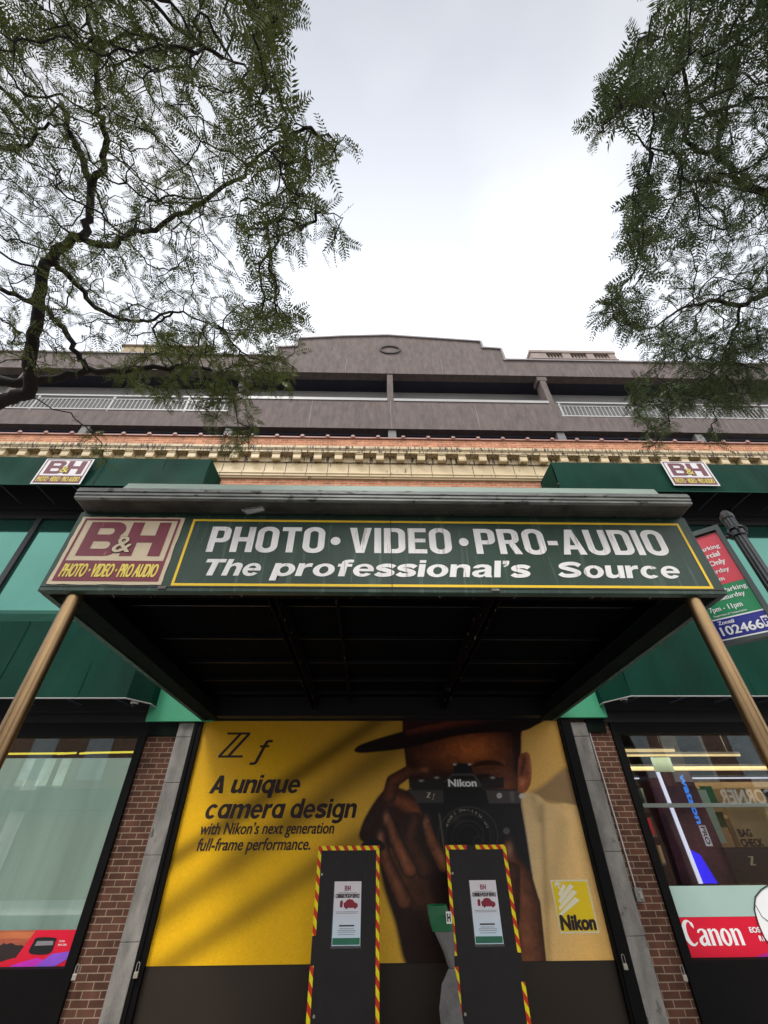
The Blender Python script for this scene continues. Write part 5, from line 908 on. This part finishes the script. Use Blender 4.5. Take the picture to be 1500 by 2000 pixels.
def fronds(base, dirv, length, pairs=9):
    """pinnate leaves: a drooping midrib with paired oblong leaflets; returns vertices and quads"""
    n = len(base); up = norm(RNG.normal(0, 1, (n, 3)) * (.45 + .7 * np.clip(6.4 - base[:, 2:3], 0, 1) * np.clip(base[:, 1:2] - 2.6, 0, 1)) + np.array([0, 0, 1.0])); side = norm(np.cross(dirv, up)); up = norm(np.cross(side, dirv)); V = []; Q = []
    droop = RNG.uniform(.05, .5, n)[:, None]; width = RNG.uniform(.8, 1.15, n)[:, None]; fold = RNG.uniform(-.2, .5, n)[:, None]
    for j in range(pairs):
        t = .14 + .86 * j / (pairs - 1); p = base + dirv * length * t - np.array([0, 0, 1]) * length * droop * t * t
        ll = length * (.17 + .10 * math.sin(math.pi * min(1, t * .95))) * width * 1.0
        for s in (-1, 1):
            d = norm(side * s + dirv * (.38 + .3 * t) - up * fold + RNG.normal(0, .10, (n, 3))); wv = norm(np.cross(d, up + RNG.normal(0, .25, (n, 3)))) * ll * .135
            V += [p, p + d * ll * .38 + wv, p + d * ll, p + d * ll * .45 - wv]
    k = len(V); V = np.stack(V, 1).reshape(-1, 3); b = (np.arange(n) * k)[:, None, None] + np.arange(0, k, 4)[None, :, None] + np.arange(4)[None, None, :]
    # the midrib as a narrow quad
    rb = np.stack([base - side * .0016, base + side * .0016, base + dirv * length * .97 - np.array([0, 0, 1]) * length * droop * .94 + side * .0007, base + dirv * length * .97 - np.array([0, 0, 1]) * length * droop * .94 - side * .0007], 1).reshape(-1, 3)
    q = np.concatenate([b.reshape(-1, 4), len(V) + np.arange(n * 4).reshape(-1, 4)]); return np.concatenate([V, rb]), q
def locust(name, label, trunk, limbs, mask, count, zr, leaf, flen, per, gapth, sprigs=(), low=None):
    root = thing(name, tuple(trunk[0]), label, 'tree', 'honey locust street trees')
    m = MB(); nodes = []; par = []; rad0 = []
    m.tube(trunk, list(np.linspace(.17, .10, len(trunk))), 12); prev = None
    for pts, r0, r1 in limbs:
        P = [at(px, py, Z=z) for px, py, z in pts]; P = cat_open(P); rr = np.linspace(r0 * .74, r1 * .62, len(P)); m.tube(P, list(rr), 9)
        for i, q in enumerate(P): nodes.append(q); par.append(-1 if i == 0 else len(nodes) - 2); rad0.append(rr[i])
    m.build('trunk', M['bark'], root, smooth=True)
    # crown points: many small tips through the crown's volume
    xs = [p[0] for p in mask]; ys = [p[1] for p in mask]; A = []
    while len(A) < count:
        px = RNG.uniform(min(xs), max(xs), 4000); py = RNG.uniform(min(ys), max(ys), 4000); ok = inpoly(px, py, mask)
        for a, b_ in zip(px[ok], py[ok]):
            z = zr(a, b_); q = at(a, b_, Z=z)
            if noise.noise(Vector(q) * 1.5) + .5 * noise.noise(Vector(q) * 3.7) > gapth: A.append(q)
            if len(A) >= count: break
    k = 0
    while low and k < low[1]:
        a, b_ = RNG.uniform(min(p[0] for p in low[0]), max(p[0] for p in low[0])), RNG.uniform(min(p[1] for p in low[0]), max(p[1] for p in low[0]))
        if inpoly(np.array([a]), np.array([b_]), low[0])[0] and noise.noise(Vector((a, b_, 0)) * .02) > -.12: A.append(at(a, b_, Z=zr(a, b_))); k += 1
    for a, b_, z in sprigs:
        for k in range(3): A.append(at(a + RNG.normal(0, 7), b_ + RNG.normal(0, 7), Z=z))
    A = np.array(A); T = np.array(nodes); nl = len(T)
    best = np.full(len(A), 1e9); bi = np.zeros(len(A), int); plen = list(np.zeros(nl))
    for i in range(nl): d = np.linalg.norm(A - T[i], axis=1); k = d < best; best[k] = d[k]; bi[k] = i
    done = np.zeros(len(A), bool); nodes = list(T); kids = {}
    cost = best.copy(); pos = list(T); tips = []
    for _ in range(len(A)):
        i = int(np.argmin(np.where(done, 1e9, cost))); j = bi[i]; a, b_ = pos[j], A[i]; L_ = np.linalg.norm(b_ - a); last = j
        ns = 2 if L_ < .2 else 4 if L_ < .5 else 6
        bow = RNG.normal(0, .06 * L_, 3)
        for s in range(1, ns + 1):
            t = s / ns; q = a + (b_ - a) * t + (RNG.normal(0, .04 * L_, 3) + bow * math.sin(math.pi * t) if s < ns else 0); pos.append(q); par.append(last); rad0.append(0); plen.append(plen[last] + L_ / ns); last = len(pos) - 1
            d = np.linalg.norm(A - q, axis=1) + .32 * plen[last]; k = d < cost; cost[k] = d[k]; bi[k] = last
        done[i] = True; tips.append(last)
    P = np.array(pos); par = np.array(par); w = np.zeros(len(P)); w[tips] = 1
    for i in range(len(P) - 1, -1, -1):
        if par[i] >= 0: w[par[i]] += w[i]
    rad = np.where(np.array(rad0) > 0, np.array(rad0) * .6, np.clip(.0029 * np.maximum(w, 1) ** .34, .0029, .016))
    tw = [i for i in range(nl, len(P))]
    a = P[par[tw]]; b_ = P[tw]; ra = np.minimum(rad[par[tw]], rad[tw] * 1.5); rb = rad[tw]; d = norm(b_ - a); u = norm(np.cross(d, np.array([.3, .2, .93]))); v = np.cross(d, u); co = []
    ns = 5
    for r_, pt in ((ra, a), (rb, b_)):
        for k in range(ns): an = 2 * math.pi * k / ns; co.append(pt + (u * math.cos(an) + v * math.sin(an)) * r_[:, None])
    co = np.stack(co, 1); base = (np.arange(len(tw)) * 2 * ns)[:, None]; q = np.concatenate([np.stack([base[:, 0] + k, base[:, 0] + (k + 1) % ns, base[:, 0] + ns + (k + 1) % ns, base[:, 0] + ns + k], -1) for k in range(ns)])
    fast_mesh('branches', co.reshape(-1, 3), q, M['bark'], root)
    # leaves sit on the tips and along the last twigs
    B = []; D = []
    anc = np.array(tips)
    for _ in range(3): anc = np.where(par[anc] >= nl, par[anc], anc)
    td = norm(P[tips] - P[par[tips]])
    for k in range(per):
        B.append(P[tips] + (P[anc] - P[tips]) * RNG.uniform(0, 1., (len(tips), 1)) * (0 if k == 0 else 1)); D.append(norm(td * .5 + RNG.normal(0, .75, (len(tips), 3)) * np.array([1, 1, .55]) + np.array([0, 0, -.22])))
    B = np.concatenate(B); D = np.concatenate(D); Ln = RNG.uniform(.55, 1.3, (len(B), 1)) * flen
    co, q = fronds(B, D, Ln); fast_mesh('crown', co, q, leaf, root)
    return root
def cat_open(P, n=5):
    P = [np.array(p) for p in P]; Q = [2 * P[0] - P[1]] + P + [2 * P[-1] - P[-2]]; out = []
    for i in range(1, len(Q) - 2):
        a, b, c, d = Q[i - 1:i + 3]
        for t in np.linspace(0, 1, n, endpoint=False): out.append(.5 * ((2 * b) + (c - a) * t + (2 * a - 5 * b + 4 * c - d) * t * t + (3 * b - a - 3 * c + d) * t ** 3) + RNG.normal(0, .012, 3))
    out.append(Q[-2]); return out
lf = leafmat('locust_leaf', (.088, .132, .036)); lf2 = leafmat('dark_locust_leaf', (.058, .100, .042))
maskL = [(-420, -260), (600, -260), (560, 0), (575, 40), (530, 90), (545, 190), (600, 215), (625, 255), (685, 240), (655, 320), (600, 345), (640, 370), (692, 425), (655, 490), (575, 505), (555, 545), (560, 590), (595, 640), (575, 700), (572, 755), (520, 770), (490, 850), (470, 890), (430, 880), (400, 815), (330, 800), (250, 745), (150, 735), (60, 720), (0, 700), (-420, 760)]
def zL(px, py):
    b = 5.2 + 2.6 * RNG.random() ** 1.1
    if px > 470: b = 4.35 + 1.0 * RNG.random()
    if py > 640: b = 5.2 + 1.3 * RNG.random()
    return b
locust('honey_locust_tree', 'honey locust with thick dark limbs and feathery leaves on the left', [(-5.6, 2.5, 0), (-5.55, 2.55, 1.6), (-5.3, 2.65, 3.4), (-4.9, 2.8, 4.6), tuple(at(-60, 800, Z=5.25))],
  [([(-60, 800, 5.25), (0, 783, 5.35), (52, 765, 5.4), (60, 700, 5.55), (72, 620, 5.8), (86, 530, 6.1), (104, 497, 6.2), (140, 470, 6.3), (170, 440, 6.45), (176, 365, 6.7), (155, 295, 6.9), (135, 262, 7.0), (120, 200, 7.2)], .095, .035),
   ([(175, 365, 6.7), (200, 330, 6.8), (207, 270, 6.9), (193, 205, 7.0), (185, 110, 7.2), (168, 0, 7.4), (150, -120, 7.6)], .045, .025),
   ([(150, 463, 6.35), (215, 481, 6.3), (250, 460, 6.25), (305, 443, 6.1), (375, 402, 5.9), (470, 338, 5.6), (530, 285, 5.4), (600, 255, 5.25)], .045, .008),
   ([(100, 505, 6.2), (140, 545, 6.25), (180, 592, 6.2), (240, 624, 6.1), (290, 626, 6.0), (345, 608, 5.9), (420, 640, 5.8)], .045, .010),
   ([(-80, 520, 6.3), (0, 562, 6.25), (60, 592, 6.2), (92, 606, 6.15), (122, 640, 6.1), (152, 692, 5.95), (172, 726, 5.9)], .030, .050),
   ([(-120, 752, 5.7), (0, 746, 5.75), (90, 741, 5.8), (172, 727, 5.9), (280, 722, 5.95), (390, 716, 6.0), (450, 760, 5.8), (465, 830, 5.6)], .085, .008),
   ([(-60, 300, 6.6), (0, 293, 6.7), (50, 284, 6.8), (85, 250, 6.9), (135, 238, 7.0)], .035, .015),
   ([(345, 610, 5.9), (300, 640, 5.85), (320, 690, 5.8), (350, 740, 5.75), (395, 810, 5.6)], .016, .007),
   ([(185, 110, 7.2), (260, 60, 7.0), (330, 90, 6.6), (400, 92, 6.2), (470, 130, 5.7), (530, 150, 5.4)], .022, .007),
   ([(470, 385, 5.75), (560, 405, 5.45), (630, 415, 5.25), (670, 425, 5.15)], .010, .005)],
  maskL, 2400, zL, lf, .135, 3, -.36, low=([(230, 640), (580, 600), (575, 750), (515, 775), (480, 890), (440, 890), (400, 800), (330, 790), (240, 740)], 330), sprigs=[(195, 870, 5.3), (205, 895, 5.25), (180, 845, 5.3), (445, 880, 5.3), (435, 860, 5.35)])
maskR = [(1900, -260), (1300, -260), (1292, 0), (1255, 55), (1232, 118), (1180, 145), (1150, 275), (1172, 290), (1215, 235), (1262, 240), (1290, 290), (1240, 350), (1212, 445), (1250, 480), (1235, 520), (1205, 560), (1165, 610), (1195, 640), (1245, 650), (1262, 705), (1225, 770), (1200, 810), (1262, 830), (1290, 855), (1330, 800), (1400, 800), (1440, 760), (1500, 765), (1900, 760)]
def zR(px, py):
    b = 5.0 + 2.2 * RNG.random()
    if px < 1290: b = 4.4 + 1.0 * RNG.random()
    if py > 640: b = 5.3 + 1.1 * RNG.random()
    return b
locust('honey_locust_tree', 'denser dark green honey locust hanging in from the right edge', [(6.9, 2.2, 0), (6.85, 2.3, 1.8), (6.6, 2.4, 3.6), (6.2, 2.6, 5.0), tuple(at(1640, 560, Z=5.9))],
  [([(1640, 560, 5.9), (1560, 560, 5.95), (1500, 572, 5.95), (1448, 596, 5.9), (1400, 588, 5.85), (1340, 600, 5.7), (1270, 640, 5.5)], .06, .010),
   ([(1640, 480, 6.1), (1560, 400, 6.2), (1500, 372, 6.3), (1445, 362, 6.3), (1425, 330, 6.3), (1400, 300, 6.25), (1350, 288, 6.1), (1343, 225, 6.0), (1335, 120, 5.9), (1340, 20, 5.9)], .05, .012),
   ([(1400, 300, 6.25), (1420, 200, 6.4), (1440, 80, 6.6), (1460, -60, 6.8)], .022, .012),
   ([(1350, 288, 6.1), (1290, 300, 5.7), (1220, 250, 5.4), (1180, 255, 5.2)], .012, .005),
   ([(1448, 596, 5.9), (1420, 680, 5.8), (1380, 740, 5.7), (1300, 790, 5.6)], .02, .006)],
  maskR, 1700, zR, lf2, .140, 4, -.38, low=([(1250, 330), (1212, 445), (1240, 520), (1170, 612), (1250, 655), (1330, 640), (1500, 640), (1500, 790), (1400, 810), (1330, 800), (1290, 870), (1205, 800), (1262, 705), (1245, 660)], 330), sprigs=[(1265, 880, 5.3), (1385, 858, 5.4), (1280, 868, 5.3), (1395, 852, 5.4)])
